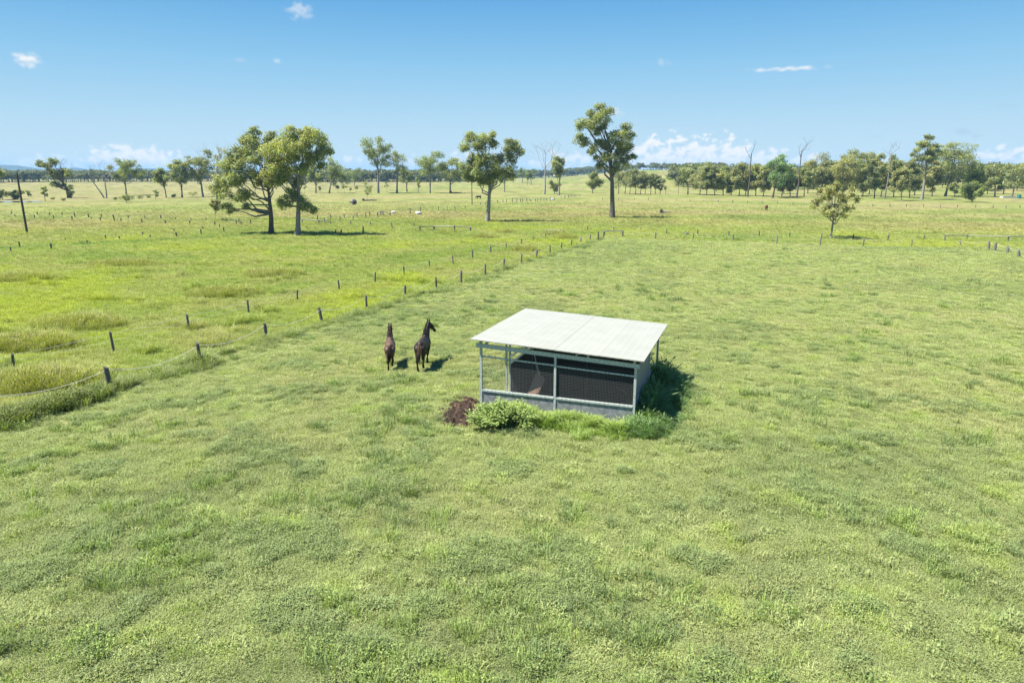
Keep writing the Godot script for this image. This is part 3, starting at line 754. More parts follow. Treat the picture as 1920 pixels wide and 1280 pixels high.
	var ws := [[Vector3(86.37, 0.0, -321.09), 11.18, 7.81, 0.02, 3.11], [Vector3(87.37, 0.0, -313.18), 11.60, 7.14, -0.03, 3.27], [Vector3(90.96, 0.0, -313.18), 12.29, 6.66, -0.08, 3.27], [Vector3(94.79, 0.0, -313.18), 10.91, 8.09, -0.27, 2.80], [Vector3(98.38, 0.0, -313.18), 11.37, 7.14, -0.07, 2.80], [Vector3(99.53, 0.0, -305.65), 12.45, 6.97, -0.38, 2.96], [Vector3(102.34, 0.0, -305.65), 13.34, 8.36, 0.26, 2.96], [Vector3(106.78, 0.0, -305.65), 13.12, 6.97, -0.67, 2.51], [Vector3(107.48, 0.0, -298.46), 11.50, 5.44, 0.06, 2.67],
		[Vector3(112.84, 0.0, -291.61), 12.10, 7.53, -0.06, 3.27], [Vector3(119.12, 0.0, -298.46), 10.19, 6.36, -0.63, 2.67], [Vector3(125.05, 0.0, -298.46), 11.07, 4.31, -0.36, 2.67], [Vector3(136.92, 0.0, -313.18), 16.87, 10.45, -0.62, 3.74], [Vector3(140.98, 0.0, -313.18), 16.18, 8.08, 0.81, 3.74], [Vector3(141.48, 0.0, -298.46), 15.87, 9.96, -0.19, 3.12], [Vector3(149.77, 0.0, -305.65), 16.91, 9.73, -0.29, 3.42], [Vector3(153.74, 0.0, -305.65), 16.25, 8.35, -0.25, 2.96], [Vector3(141.93, 0.0, -272.79), 14.13, 6.63, -1.08, 2.85], [Vector3(154.31, 0.0, -291.61), 15.51, 7.08, -0.30, 2.83],
		[Vector3(159.66, 0.0, -291.61), 14.45, 7.09, -0.68, 2.40], [Vector3(140.58, 0.0, -251.16), 13.03, 5.72, -1.09, 3.01], [Vector3(159.10, 0.0, -278.79), 14.23, 5.93, -0.73, 2.29], [Vector3(179.82, 0.0, -298.46), 11.50, 5.90, -0.30, 1.78], [Vector3(153.02, 0.0, -329.41), 15.57, 8.50, 0.17, 3.44], [Vector3(168.62, 0.0, -329.41), 17.01, 7.99, -0.78, 3.44], [Vector3(180.72, 0.0, -313.18), 13.44, 8.56, -0.40, 2.34], [Vector3(224.50, 0.0, -329.41), 11.23, 6.51, -0.35, 1.97], [Vector3(232.05, 0.0, -329.41), 11.23, 5.51, -0.88, 1.97], [Vector3(131.74, 0.0, -338.17), 11.27, 7.20, -0.69, 3.28], [Vector3(147.26, 0.0, -347.41), 11.83, 7.39, -0.51, 3.11]]
	var wl := ["second gum from the wood's left end", "third gum from the wood's left end", "fourth gum from the wood's left end, greyish", "fifth gum from the wood's left end", "sixth gum from the wood's left end", "seventh gum from the wood's left end, left of the crooked spar", "gum directly in front of the dead crooked spar", "gum just right of the dead crooked spar", "narrow gum between the crooked spar and the blue-green gum",
		"gum at the blue-green gum's right side", "gum between the blue-green gum and the dead forked stag", "narrow gum just right of the dead forked stag", "large domed gum, first of the wood's tall middle block", "domed gum behind the small round-crowned gum's left side", "domed gum above the small round-crowned gum's right side", "tallest domed gum in the wood's middle block", "domed gum right of the tallest domed one", "gum left of the bare forked dead top, with low skirt", "gum behind the bare forked dead top",
		"gum right of the bare forked dead top", "gum standing forward with pale trunk left of the flat-topped gum", "gum touching the flat-topped gum's left side", "low gum between the flat-topped and the wide layered gum", "gum set back between two domed gums of the middle block", "gum set back behind the domed block's right part", "gum behind the flat-topped gum's trunk", "gum set back behind the round bright gum", "gum set back behind the pale twin trunks", "gum set back behind the blue-green gum", "gum set back right of the dead forked stag"]
	for k in ws.size():
		var s = ws[k]
		gum("wood_gum", wl[k], s[0], s[1] * [1.14, 1.36, 1.02, 1.26, 1.1, 1.2, 1.04][k % 7], s[2] * 1.35, s[3], s[4] * [0.4, 0.7, 0.5, 0.85][k % 4], {"seed": 301 + k, "n": 6440, "size": 0.72, "k": 16, "clump": 0.21, "gap": 0.14, "bark": [pale, grey, lin(0.3, 0.28, 0.25), dark][(k * 7) % 4], "leaf": [lin(0.15, 0.16, 0.088), lin(0.135, 0.15, 0.085), lin(0.165, 0.168, 0.08), lin(0.14, 0.16, 0.075)][k % 4], "r0": 0.22, "group": wood, "fork": 0.2})


func make_far_woods() -> void:
	# four crowns, each with its trunk, set out many times: nobody could count these
	var kinds := []
	for k in 4:
		var r := RandomNumberGenerator.new()
		r.seed = 900 + k
		var st := Shape.new()
		for q in 7:
			var c := Vector3(r.randf_range(-0.32, 0.32), r.randf_range(0.42, 0.84), r.randf_range(-0.32, 0.32))
			crown_leaves(st, r, c, Vector3(0.2, 0.15, 0.2) * r.randf_range(0.8, 1.2), 80, 0.12, 0.6, lin(1, 1, 1), 0.0, 0.1)
		st.tube([Vector3.ZERO, Vector3(0.02, 0.3, 0), Vector3(0, 0.6, 0)], [0.025, 0.02, 0.01], 5, lin(1.6, 1.3, 1.5), false)
		kinds.append(st.mesh(leaf_m))
	var lists := [[], [], [], []]
	var rr := RandomNumberGenerator.new()
	rr.seed = 42
	# [azimuth from, to, radius, depth, height, how many]
	for b in [[-52.0, -17.0, 830.0, 120.0, 12.3, 820], [-17.5, -2.5, 740.0, 180.0, 13.4, 480], [-3.0, 7.5, 1300.0, 300.0, 15.5, 380], [7.0, 17.0, 1020.0, 60.0, 11.0, 90], [13.0, 52.0, 440.0, 180.0, 14.0, 330], [-70.0, 70.0, 2100.0, 500.0, 12.0, 1200]]:
		for k in b[5]:
			var a := deg_to_rad(rr.randf_range(b[0], b[1]))
			var d: float = b[2] + rr.randf() * b[3]
			var x := sin(a) * d
			var z := -cos(a) * d
			var h: float = b[4] * rr.randf_range(0.72, 1.12)
			var bs := Basis(Vector3.UP, rr.randf() * TAU).scaled(Vector3(h * rr.randf_range(0.8, 1.1), h, h * rr.randf_range(0.8, 1.1)))
			var g := rr.randf_range(0.8, 1.2)
			lists[k % 4].append([Transform3D(bs, Vector3(x, ground_y(x, z) - 0.06 * h, z)), Color(0.17 * g, 0.195 * g, 0.105 * g)])
	for k in 4:
		tag(scatter("distant_woods", kinds[k], lists[k]), "distant line of dark woods along the horizon", "", "", "stuff")

func scatter(called: String, m: Mesh, list: Array) -> MultiMeshInstance3D:
	var mm := MultiMesh.new()
	mm.transform_format = MultiMesh.TRANSFORM_3D
	mm.use_colors = true
	mm.mesh = m
	mm.instance_count = list.size()
	for k in list.size():
		mm.set_instance_transform(k, list[k][0])
		mm.set_instance_color(k, list[k][1])
	var o := MultiMeshInstance3D.new()
	o.multimesh = mm
	o.name = numbered(called)
	add_child(o)
	return o

# ---------------------------------------------------------------- the horse shelter
const WIDE := 6.354
const DEEP := 6.255

func top_at(a: float, b: float) -> float:
	return 2.656 - 0.266 * a / WIDE - 0.04 * b / DEEP

func make_shelter() -> void:
	var t := thing("horse_shelter", "open steel horse shelter with flat cream roof and low grey front wall", "shelter", Vector3(-1.273, 0, -27.099), -0.3415)
	var steel := tri_tex(mat(lin(0.50, 0.57, 0.57), 0.5, 0.1), noise_tex(0.04, 0.72, 1.0, 256, 4, 51), 1.3)
	var dull := tri_tex(mat(lin(0.25, 0.27, 0.295), 0.6, 0.1), noise_tex(0.02, 0.8, 1.0, 256, 5, 52), 0.7)
	var black := tri_tex(mat(lin(0.022, 0.026, 0.031), 0.75), noise_tex(0.05, 0.5, 1.0, 256, 4, 53), 1.0)
	var wire_m := mat(lin(0.03, 0.036, 0.042), 0.7)
	var cream := tri_tex(mat(lin(0.29, 0.30, 0.268), 0.5), noise_tex(0.01, 0.965, 1.0, 512, 3, 54), 0.16)
	var tilt := atan(-0.266 / WIDE)
	# roof sheets, each its own, running from front to back
	var edges := [-0.37, 1.42, 3.19, 4.96, 6.694]
	for k in 4:
		var st := Shape.new()
		var a0: float = edges[k] + 0.003
		var a1: float = edges[k + 1] - 0.003
		var b0 := -0.27
		var b1 := 6.855
		var steps := 36
		var lift := 0.3 + 0.004 * (k % 2)
		var tint: Color = Color.WHITE * [1.0, 0.985, 1.0, 0.99][k]
		var pts := []
		for s in steps + 1:
			var a := lerpf(a0, a1, s / float(steps))
			var rib := 0.004 if s % 6 == 0 or s % 6 == 5 else 0.0
			pts.append([Vector3(a, top_at(a, b0) + lift + rib, -b0), Vector3(a, top_at(a, b1) + lift + rib, -b1)])
		for s in steps:
			var nn: Vector3 = (pts[s + 1][0] - pts[s][0]).cross(pts[s][1] - pts[s][0]).normalized()
			if nn.y < 0.0: nn = -nn
			st.quad(pts[s][0], pts[s + 1][0], pts[s + 1][1], pts[s][1], nn, tint)
			var dn := Vector3(0, -0.035, 0)
			st.quad(pts[s][0] + dn, pts[s + 1][0] + dn, pts[s + 1][1] + dn, pts[s][1] + dn, -nn, tint)
			st.quad(pts[s][0] + dn, pts[s + 1][0] + dn, pts[s + 1][0], pts[s][0], Vector3(0, 0, 1), tint)
			st.quad(pts[s][1] + dn, pts[s + 1][1] + dn, pts[s + 1][1], pts[s][1], Vector3(0, 0, -1), tint)
		for e in [0, steps]:
			var dn := Vector3(0, -0.035, 0)
			st.quad(pts[e][0] + dn, pts[e][1] + dn, pts[e][1], pts[e][0], Vector3(-1 if e == 0 else 1, 0, 0), tint)
		var m := cream.duplicate()
		m.vertex_color_use_as_albedo = true
		put("roof_sheet", st.mesh(m), t)
	# posts
	for p in [[0.0, 0.0], [WIDE / 2, 0.0], [WIDE, 0.0], [0.0, DEEP], [WIDE, DEEP], [WIDE, 3.6]]:
		var h := top_at(p[0], p[1]) - 0.02
		slab("post", t, Vector3(p[0], h / 2 - 0.15, -p[1]), Vector3(0.09, h + 0.3, 0.09), steel)
	for a in [0.44, 0.60]:
		slab("post", t, Vector3(a, 1.12, -1.85), Vector3(0.075, 2.74, 0.075), steel)
	# beams under the roof
	for b in [0.0, 3.6, DEEP]:
		var h := top_at(WIDE / 2, b)
		slab("beam", t, Vector3(WIDE / 2, h + 0.03, -b + (0.08 if b == 0.0 else 0.0)), Vector3(WIDE + 0.34, 0.17, 0.06), steel, Vector3(0, 0, tilt))
	for a in [-0.02, 0.25, 1.95, 4.05, 4.5, 6.3]:
		slab("purlin", t, Vector3(a, top_at(a, 3.2) + 0.19, -3.24), Vector3(0.045, 0.09, 6.72), steel, Vector3(0.0064, 0, 0))
	# front: low wall, its capping rail, an upper rail
	for s in [[0.055, 3.12], [3.235, 6.30]]:
		slab("front_wall_panel", t, Vector3((s[0] + s[1]) / 2, 0.33, 0.0), Vector3(s[1] - s[0], 0.80, 0.03), dull)
		slab("capping_rail", t, Vector3((s[0] + s[1]) / 2, 0.765, 0.01), Vector3(s[1] - s[0], 0.075, 0.10), steel)
		slab("upper_rail", t, Vector3((s[0] + s[1]) / 2, top_at((s[0] + s[1]) / 2, 0) - 0.42, 0.0), Vector3(s[1] - s[0], 0.055, 0.05), steel, Vector3(0, 0, tilt * 0.8))
	# inner partition of black sheeting with its upper left corner cut off along a brace
	var seams := [0.64, 1.62, 4.02, 6.28]
	for k in 3:
		var st := Shape.new()
		var a0: float = seams[k] + 0.012
		var a1: float = seams[k + 1] - 0.012
		var z := -1.85
		var hi0 := 1.52 if k == 0 else top_at(a0, 1.85) - 0.02
		var hi1 := 2.36 if k == 0 else top_at(a1, 1.85) - 0.02
		for f in [0.015, -0.015]:
			st.quad(Vector3(a0, 0.0, z + f), Vector3(a1, 0.0, z + f), Vector3(a1, hi1, z + f), Vector3(a0, hi0, z + f), Vector3(0, 0, signf(f)), Color.WHITE)
		st.quad(Vector3(a0, hi0, z - 0.015), Vector3(a1, hi1, z - 0.015), Vector3(a1, hi1, z + 0.015), Vector3(a0, hi0, z + 0.015), Vector3.UP, Color.WHITE)
		for e in [[a0, hi0], [a1, hi1]]:
			st.quad(Vector3(e[0], 0, z - 0.015), Vector3(e[0], e[1], z - 0.015), Vector3(e[0], e[1], z + 0.015), Vector3(e[0], 0, z + 0.015), Vector3(-1 if e[0] == a0 else 1, 0, 0), Color.WHITE)
		put("partition_panel", st.mesh(black), t)
	for k in 2:
		slab("seam_strip", t, Vector3(seams[k + 1], 1.1, -1.828), Vector3(0.035, 2.2, 0.012), mat(lin(0.05, 0.06, 0.07), 0.6))
	# mesh of wires over the partition: too fine to pick apart
	var grid := Shape.new()
	var a := 0.72
	while a < 6.26:
		grid.box(Vector3(a, 1.0, -1.80), Vector3(0.011, 2.0 if a > 1.3 else 1.5, 0.006), Color.WHITE)
		a += 0.085
	var y := 0.1
	while y < 2.0:
		var l := 0.68 if y < 1.5 else 1.3
		grid.box(Vector3((l + 6.27) / 2, y, -1.794), Vector3(6.27 - l, 0.008, 0.006), Color.WHITE)
		y += 0.085
	put("wire_mesh", grid.mesh(wire_m), t).set_meta("kind", "stuff")
	# galvanised mesh across the two front bays
	var front := Shape.new()
	var galv := mat(lin(0.15, 0.16, 0.17), 0.6, 0.1)
	for s in [[0.05, 3.13], [3.23, 6.31]]:
		var x0: float = s[0]
		while x0 < s[1]:
			var hi := top_at(x0, 0) - 0.42
			front.box(Vector3(x0, (0.8 + hi) / 2, -0.02), Vector3(0.0045, hi - 0.8, 0.0045), Color.WHITE)
			x0 += 0.06
		var y0 := 0.84
		while y0 < 2.2:
			front.box(Vector3((s[0] + s[1]) / 2, y0, -0.026), Vector3(s[1] - s[0], 0.0045, 0.0045), Color.WHITE)
			y0 += 0.06
	put("wire_mesh", front.mesh(galv), t).set_meta("kind", "stuff")
	# the brace: two light pipes and a board between them
	var pale := mat(lin(0.75, 0.74, 0.70), 0.5)
	for s in [[0.62, 1.78, 1.60, 2.52], [0.66, 1.52, 1.72, 2.40]]:
		var st := Shape.new()
		st.tube([Vector3(s[0], s[1], -1.72), Vector3(s[2], s[3], -1.72)], [0.045, 0.045], 8, Color.WHITE)
		put("brace", st.mesh(pale), t)
	# right side
	slab("side_wall_panel", t, Vector3(WIDE, 1.62, -1.80), Vector3(0.028, 1.30, 3.46), mat(lin(0.13, 0.145, 0.165), 0.6), Vector3.ZERO)
	slab("side_wall_panel", t, Vector3(WIDE + 0.004, 0.45, -1.80), Vector3(0.028, 1.03, 3.46), dull)
	slab("side_wall_panel", t, Vector3(WIDE, 0.45, -4.62), Vector3(0.028, 1.05, 1.90), dull)
	slab("capping_rail", t, Vector3(WIDE, 1.0, -4.62), Vector3(0.07, 0.05, 1.94), steel)

	# inside, near the front: a brown board hung tilted from a strap
	var bd := thing("hanging_board", "tilted brown wooden feed board lit by sun just inside the shelter", "feed board", Vector3(-1.273, 0, -27.099), -0.3415)
	var brown := tri_tex(mat(lin(0.36, 0.22, 0.155), 0.85), noise_tex(0.03, 0.55, 1.0, 256, 4, 57, Vector2(5, 1)), 1.2)
	var turn := Vector3(deg_to_rad(58), deg_to_rad(-30), 0)
	var bb := Basis.from_euler(turn)
	var mid_b := Vector3(2.24, 1.08, -0.42)
	slab("board", bd, mid_b, Vector3(0.50, 0.035, 0.86), brown, turn)
	slab("batten", bd, mid_b + bb * Vector3(0.31, 0.0, 0.06), Vector3(0.05, 0.05, 0.88), brown, turn)
	slab("cleat", bd, mid_b + bb * Vector3(0.03, -0.035, -0.3), Vector3(0.60, 0.03, 0.07), brown, turn)
	slab("cleat", bd, mid_b + bb * Vector3(0.03, -0.035, 0.3), Vector3(0.60, 0.03, 0.07), brown, turn)
	var hook := mid_b + bb * Vector3(0.0, 0.02, -0.42)
	var sp := Shape.new()
	sp.tube([hook, hook + Vector3(-0.07, 0.22, 0), hook + Vector3(-0.16, 0.52, -0.02)], [0.05, 0.06, 0.045], 6, lin(0.36, 0.33, 0.30), true, 0.2, 2)
	sp.tube([hook + Vector3(-0.16, 0.52, -0.02), hook + Vector3(-0.26, 0.95, -0.03), hook + Vector3(-0.32, 1.13, -0.03)], [0.022, 0.02, 0.02], 6, lin(0.5, 0.5, 0.48), true, 0.1, 3)
	put("strap", sp.mesh(wood_m), bd)

# ---------------------------------------------------------------- fences
func post_mesh(k: int) -> ArrayMesh:
	if post_meshes.is_empty():
		for q in 6:
			var st := Shape.new()
			var g := [0.19, 0.15, 0.24, 0.30, 0.13, 0.36][q] as float
			st.tube([Vector3(0, -0.3, 0), Vector3(0.01, 0.4, 0.01), Vector3(-0.01, 0.8, 0), Vector3(0, 1.0, 0)], [1.0, 1.0, 0.96, 0.9], 8, lin(g, g * 0.95, g * 0.9), true, 0.09, 11 + q)
			post_meshes.append(st.mesh(wood_m))
	return post_meshes[k]

# posts: Vector3(x, height, z); wires: heights as shares of the posts
func fence(called: String, label: String, posts: Array, rad: float, tones: Array, wires: Array, wire_r: float, sag: float, wire_col: Color, wire_name := "wire", grp := "") -> Node3D:
	var o: Vector3 = Vector3(posts[0].x, 0, posts[0].z)
	var t := thing(called, label, "fence", o, 0.0, grp)
	var r := RandomNumberGenerator.new()
	r.seed = int(absf(o.x * 13.0 + o.z * 7.0)) + 3
	for p in posts:
		var tilt := 0.03 + 0.04 * r.randf()
		var m := put("post", post_mesh(tones[r.randi() % tones.size()]), t, Vector3(p.x, 0, p.z) - o)
		m.scale = Vector3(rad * r.randf_range(0.85, 1.15), p.y, rad * r.randf_range(0.85, 1.15))
		m.rotation = Vector3(r.randfn() * tilt, r.randf() * TAU, r.randfn() * tilt)
	for w in wires:
		var pts := []
		var rr := []
		for k in posts.size() - 1:
			var a: Vector3 = Vector3(posts[k].x, posts[k].y * w, posts[k].z) - o
			var b: Vector3 = Vector3(posts[k + 1].x, posts[k + 1].y * w, posts[k + 1].z) - o
			var n := 8 if sag > 0.1 else 3
			var sg := sag * r.randf_range(0.8, 1.25)
			for q in n:
				var s := q / float(n)
				pts.append(a.lerp(b, s) - Vector3(0, sg * 4.0 * s * (1.0 - s), 0))
				rr.append(wire_r)
		pts.append(Vector3(posts[-1].x, posts[-1].y * w, posts[-1].z) - o)
		rr.append(wire_r)
		var st := Shape.new()
		st.tube(pts, rr, 4, wire_col)
		put(wire_name, st.mesh(mat(wire_col, 0.7)), t)
	return t

func rail_fence(called: String, label: String, posts: Array, rails: Array, rad: float, tone: int, col: Color, rail_r: float) -> Node3D:
	var o: Vector3 = Vector3(posts[0].x, 0, posts[0].z)
	var t := thing(called, label, "rail fence", o)
	var r := RandomNumberGenerator.new()
	r.seed = int(absf(o.x * 5.0 + o.z * 3.0))
	for p in posts:
		var m := put("post", post_mesh(tone), t, Vector3(p.x, 0, p.z) - o)
		m.scale = Vector3(rad, p.y, rad)
		m.rotation = Vector3(r.randfn() * 0.03, r.randf() * TAU, r.randfn() * 0.03)
	for q in rails:
		var a: Vector3 = Vector3(posts[q[0]].x, posts[q[0]].y * 0.93, posts[q[0]].z + 0.12) - o
		var b: Vector3 = Vector3(posts[q[1]].x, posts[q[1]].y * 0.93, posts[q[1]].z + 0.12) - o
		var st := Shape.new()
		st.tube([a, a.lerp(b, 0.5) + Vector3(0, r.randfn() * 0.03, 0), b], [rail_r, rail_r * 0.95, rail_r * 0.85], 7, q[2] if q.size() > 2 else col, true, 0.08, 4)
		put("rail", st.mesh(wood_m), t)
	return t

func make_fences() -> void:
	var white := lin(0.62, 0.60, 0.54)
	var steel := lin(0.25, 0.25, 0.25)
	fence("rope_fence", "nearest timber post fence with sagging white rope, left of the shelter", [Vector3(-19.40, 1.00, -19.90), Vector3(-20.53, 1.07, -25.71), Vector3(-18.20, 1.08, -29.51), Vector3(-16.01, 1.13, -33.80), Vector3(-14.65, 0.88, -39.55), Vector3(-12.57, 0.93, -44.07), Vector3(-10.56, 0.96, -48.66), Vector3(-8.61, 0.80, -54.13), Vector3(-6.41, 1.00, -57.13), Vector3(-4.54, 1.08, -60.61), Vector3(-2.59, 1.09, -65.37), Vector3(-0.88, 1.06, -69.76), Vector3(1.01, 1.04, -74.03), Vector3(2.83, 0.93, -79.61), Vector3(4.67, 0.97, -83.71), Vector3(6.39, 0.92, -88.24), Vector3(8.02, 0.83, -92.93), Vector3(9.72, 0.82, -96.96), Vector3(11.42, 0.90, -100.44), Vector3(12.71, 1.14, -101.27), Vector3(13.86, 1.20, -103.91)], 0.095, [0, 2, 0, 2], [0.88], 0.013, 0.34, white, "rope")
	fence("post_fence", "second row of slim dark posts running behind the rope fence", [Vector3(-24.69, 0.86, -26.98), Vector3(-24.89, 0.83, -32.72), Vector3(-21.82, 1.17, -36.17), Vector3(-20.24, 0.99, -41.70), Vector3(-18.39, 0.94, -46.72), Vector3(-16.64, 0.79, -52.11), Vector3(-14.42, 0.90, -56.31), Vector3(-12.24, 0.99, -60.43), Vector3(-10.25, 0.97, -64.53), Vector3(-8.59, 0.78, -70.99), Vector3(-6.36, 0.95, -73.58), Vector3(-4.50, 0.98, -78.33), Vector3(-2.63, 0.85, -84.29), Vector3(-0.72, 0.76, -89.21), Vector3(1.25, 0.73, -94.72), Vector3(3.23, 0.55, -101.35), Vector3(5.14, 0.53, -105.24), Vector3(7.82, 0.77, -110.91), Vector3(12.95, 0.72, -118.33)], 0.07, [0, 2, 1], [0.9, 0.55], 0.007, 0.05, lin(0.4, 0.4, 0.38))
	fence("post_fence", "far paddock fence of leaning grey posts along the back of the paddock", [Vector3(17.26, 0.90, -107.07), Vector3(21.47, 0.99, -103.05), Vector3(26.96, 0.90, -102.19), Vector3(32.62, 0.83, -101.27), Vector3(36.80, 1.25, -95.45), Vector3(41.93, 1.73, -93.28), Vector3(47.45, 1.00, -92.57), Vector3(53.34, 0.96, -91.54), Vector3(61.85, 0.51, -94.72)], 0.09, [2, 3, 5], [0.85, 0.5], 0.006, 0.05, lin(0.5, 0.48, 0.42))
	fence("post_fence", "farther row of thin dark posts behind the paddock's back fence", [Vector3(12.95, 0.72, -118.33), Vector3(17.48, 0.63, -118.33), Vector3(22.15, 0.45, -118.33), Vector3(25.14, 0.77, -111.91), Vector3(29.94, 0.77, -110.91), Vector3(34.36, 0.75, -108.96), Vector3(38.51, 0.82, -107.07), Vector3(42.88, 0.73, -106.15), Vector3(50.55, 0.78, -101.77), Vector3(54.80, 0.85, -100.12), Vector3(60.04, 0.77, -100.12), Vector3(67.45, 0.70, -101.77)], 0.085, [0, 1, 4], [0.9, 0.5], 0.004, 0.04, steel)
	fence("post_fence", "nearest fence row in the left meadow, posts along a green drain", [Vector3(-63.61, 0.62, -79.87), Vector3(-62.61, 0.63, -85.47), Vector3(-59.40, 0.81, -88.24), Vector3(-59.16, 0.52, -95.45), Vector3(-58.68, 0.40, -102.62), Vector3(-54.96, 0.48, -104.35), Vector3(-51.77, 0.73, -106.15), Vector3(-49.69, 0.84, -109.93), Vector3(-48.13, 0.79, -115.03)], 0.10, [0, 4, 2], [0.9], 0.006, 0.05, steel)
	fence("post_fence", "row of short posts just behind the green drain in the left meadow", [Vector3(-66.61, 0.73, -85.47), Vector3(-65.06, 0.81, -90.52), Vector3(-65.65, 0.31, -100.94), Vector3(-60.96, 0.59, -103.05), Vector3(-58.51, 0.50, -108.96), Vector3(-56.93, 0.44, -116.11), Vector3(-54.67, 0.47, -121.81), Vector3(-53.20, 0.57, -125.51), Vector3(-51.84, 0.70, -132.17)], 0.09, [0, 4], [0.9], 0.006, 0.05, steel)
	fence("post_fence", "fence row right of the utility pole across the dry left meadow", [Vector3(-125.99, 0.63, -165.42), Vector3(-113.37, 0.55, -157.92), Vector3(-104.51, 0.80, -151.42), Vector3(-99.13, 0.79, -149.61), Vector3(-92.43, 0.83, -145.26), Vector3(-90.37, 0.41, -148.54), Vector3(-86.01, 0.66, -144.42), Vector3(-82.12, 1.30, -142.77), Vector3(-79.85, 0.64, -141.15), Vector3(-73.11, 0.73, -136.52), Vector3(-67.79, 0.67, -135.04), Vector3(-62.34, 0.71, -133.59), Vector3(-56.30, 0.70, -130.79), Vector3(-53.31, 0.81, -133.59), Vector3(-51.07, 0.82, -135.04)], 0.11, [0, 4], [0.9], 0.01, 0.05, lin(0.4, 0.4, 0.36))
	fence("post_fence", "farthest fence row crossing the dry left meadow", [Vector3(-121.14, 0.63, -167.63), Vector3(-112.60, 0.68, -164.34), Vector3(-107.54, 0.79, -161.17), Vector3(-104.69, 0.73, -161.17), Vector3(-97.99, 0.94, -155.18), Vector3(-94.36, 0.81, -154.22), Vector3(-92.07, 0.71, -155.18), Vector3(-83.98, 0.57, -151.42), Vector3(-79.42, 0.68, -149.61), Vector3(-75.91, 0.79, -149.61), Vector3(-71.89, 0.45, -147.84), Vector3(-67.08, 0.47, -144.42), Vector3(-64.64, 0.44, -146.11), Vector3(-59.72, 0.65, -142.77), Vector3(-55.12, 0.64, -139.58)], 0.11, [0, 4], [0.9], 0.008, 0.05, steel)
	fence("post_fence", "old post row climbing away right of the close tree pair", [Vector3(-41.40, 0.88, -146.97), Vector3(-39.19, 0.91, -149.61), Vector3(-37.13, 0.81, -153.27), Vector3(-35.14, 0.89, -157.12), Vector3(-33.12, 0.79, -161.17), Vector3(-30.40, 0.87, -163.27), Vector3(-24.63, 1.44, -167.63), Vector3(-23.74, 1.15, -179.62), Vector3(-19.39, 1.24, -182.23), Vector3(-17.33, 1.12, -184.91), Vector3(-15.72, 0.82, -191.38), Vector3(-13.07, 0.73, -193.43)], 0.12, [2, 0, 3], [0.9], 0.008, 0.05, steel)
	fence("post_fence", "lower post row in front of the old row right of the close tree pair", [Vector3(-38.13, 0.57, -136.52), Vector3(-38.01, 0.81, -140.20), Vector3(-35.76, 0.96, -143.59), Vector3(-33.37, 0.83, -145.26), Vector3(-31.96, 1.21, -151.42), Vector3(-31.26, 0.85, -161.17)], 0.12, [2, 3], [0.9], 0.008, 0.05, steel)
	fence("post_fence", "scattered posts in the green dip behind the close pair's shadow", [Vector3(-35.06, 0.66, -133.59), Vector3(-30.87, 0.70, -132.17), Vector3(-26.80, 0.60, -130.79), Vector3(-21.19, 1.14, -121.81), Vector3(-18.11, 0.62, -128.09)], 0.10, [2, 0], [0.9], 0.006, 0.05, steel)
	fence("post_fence", "yard fence of many little grey posts behind the bushy mid-pasture gum", [Vector3(-9.97, 0.66, -220.50), Vector3(-8.43, 0.67, -224.42), Vector3(-4.81, 0.87, -232.68), Vector3(-3.03, 1.05, -232.68), Vector3(-1.82, 1.07, -237.04), Vector3(0.18, 1.33, -237.04), Vector3(1.60, 1.57, -232.68), Vector3(2.96, 1.09, -241.57), Vector3(3.70, 1.09, -241.57), Vector3(5.09, 1.11, -246.27), Vector3(6.41, 0.92, -246.27), Vector3(8.14, 1.09, -241.57), Vector3(9.05, 1.11, -246.27), Vector3(10.38, 1.32, -251.16), Vector3(11.54, 1.13, -251.16), Vector3(12.50, 0.94, -251.16), Vector3(13.85, 1.13, -251.16), Vector3(16.01, 0.98, -261.53), Vector3(19.62, 0.83, -278.79), Vector3(21.11, 1.04, -278.79), Vector3(23.11, 1.07, -285.05), Vector3(24.98, 1.09, -291.61), Vector3(26.31, 1.09, -291.61), Vector3(28.98, 0.89, -298.46)], 0.14, [2, 3, 5], [0.9], 0.01, 0.05, steel)
	fence("post_fence", "long thin fence along the front of the right-hand wood", [Vector3(33.35, 0.96, -256.24), Vector3(39.23, 0.96, -256.24), Vector3(45.12, 0.96, -256.24), Vector3(50.22, 0.96, -256.24), Vector3(53.60, 0.48, -248.20), Vector3(58.09, 0.55, -246.27), Vector3(62.39, 0.64, -243.90), Vector3(66.61, 0.54, -241.57), Vector3(69.63, 0.79, -234.84), Vector3(73.81, 0.79, -232.68), Vector3(78.09, 0.78, -230.56), Vector3(80.68, 0.93, -224.42), Vector3(85.67, 0.84, -224.42), Vector3(87.58, 0.98, -216.71), Vector3(91.51, 0.96, -213.05), Vector3(98.04, 0.80, -213.05), Vector3(102.86, 0.79, -209.51), Vector3(107.05, 0.78, -206.09), Vector3(110.32, 0.92, -202.78), Vector3(115.15, 0.92, -202.78), Vector3(120.13, 0.76, -202.78), Vector3(123.15, 0.75, -199.56), Vector3(128.05, 0.83, -199.56), Vector3(133.26, 0.75, -199.56), Vector3(136.18, 0.89, -196.45), Vector3(137.68, 0.87, -193.43), Vector3(143.72, 0.74, -196.45)], 0.10, [0, 2], [0.9], 0.008, 0.05, steel)
	# short runs of timber rail
	rail_fence("rail_fence", "weathered timber rail on four posts, right of the close pair's shadow", [Vector3(-15.69, 0.81, -117.21), Vector3(-13.41, 0.81, -118.33), Vector3(-9.70, 0.98, -116.11), Vector3(-7.07, 0.63, -117.21)], [[0, 1, lin(0.24, 0.22, 0.20)], [1, 2], [2, 3]], 0.16, 2, lin(0.5, 0.47, 0.43), 0.075)
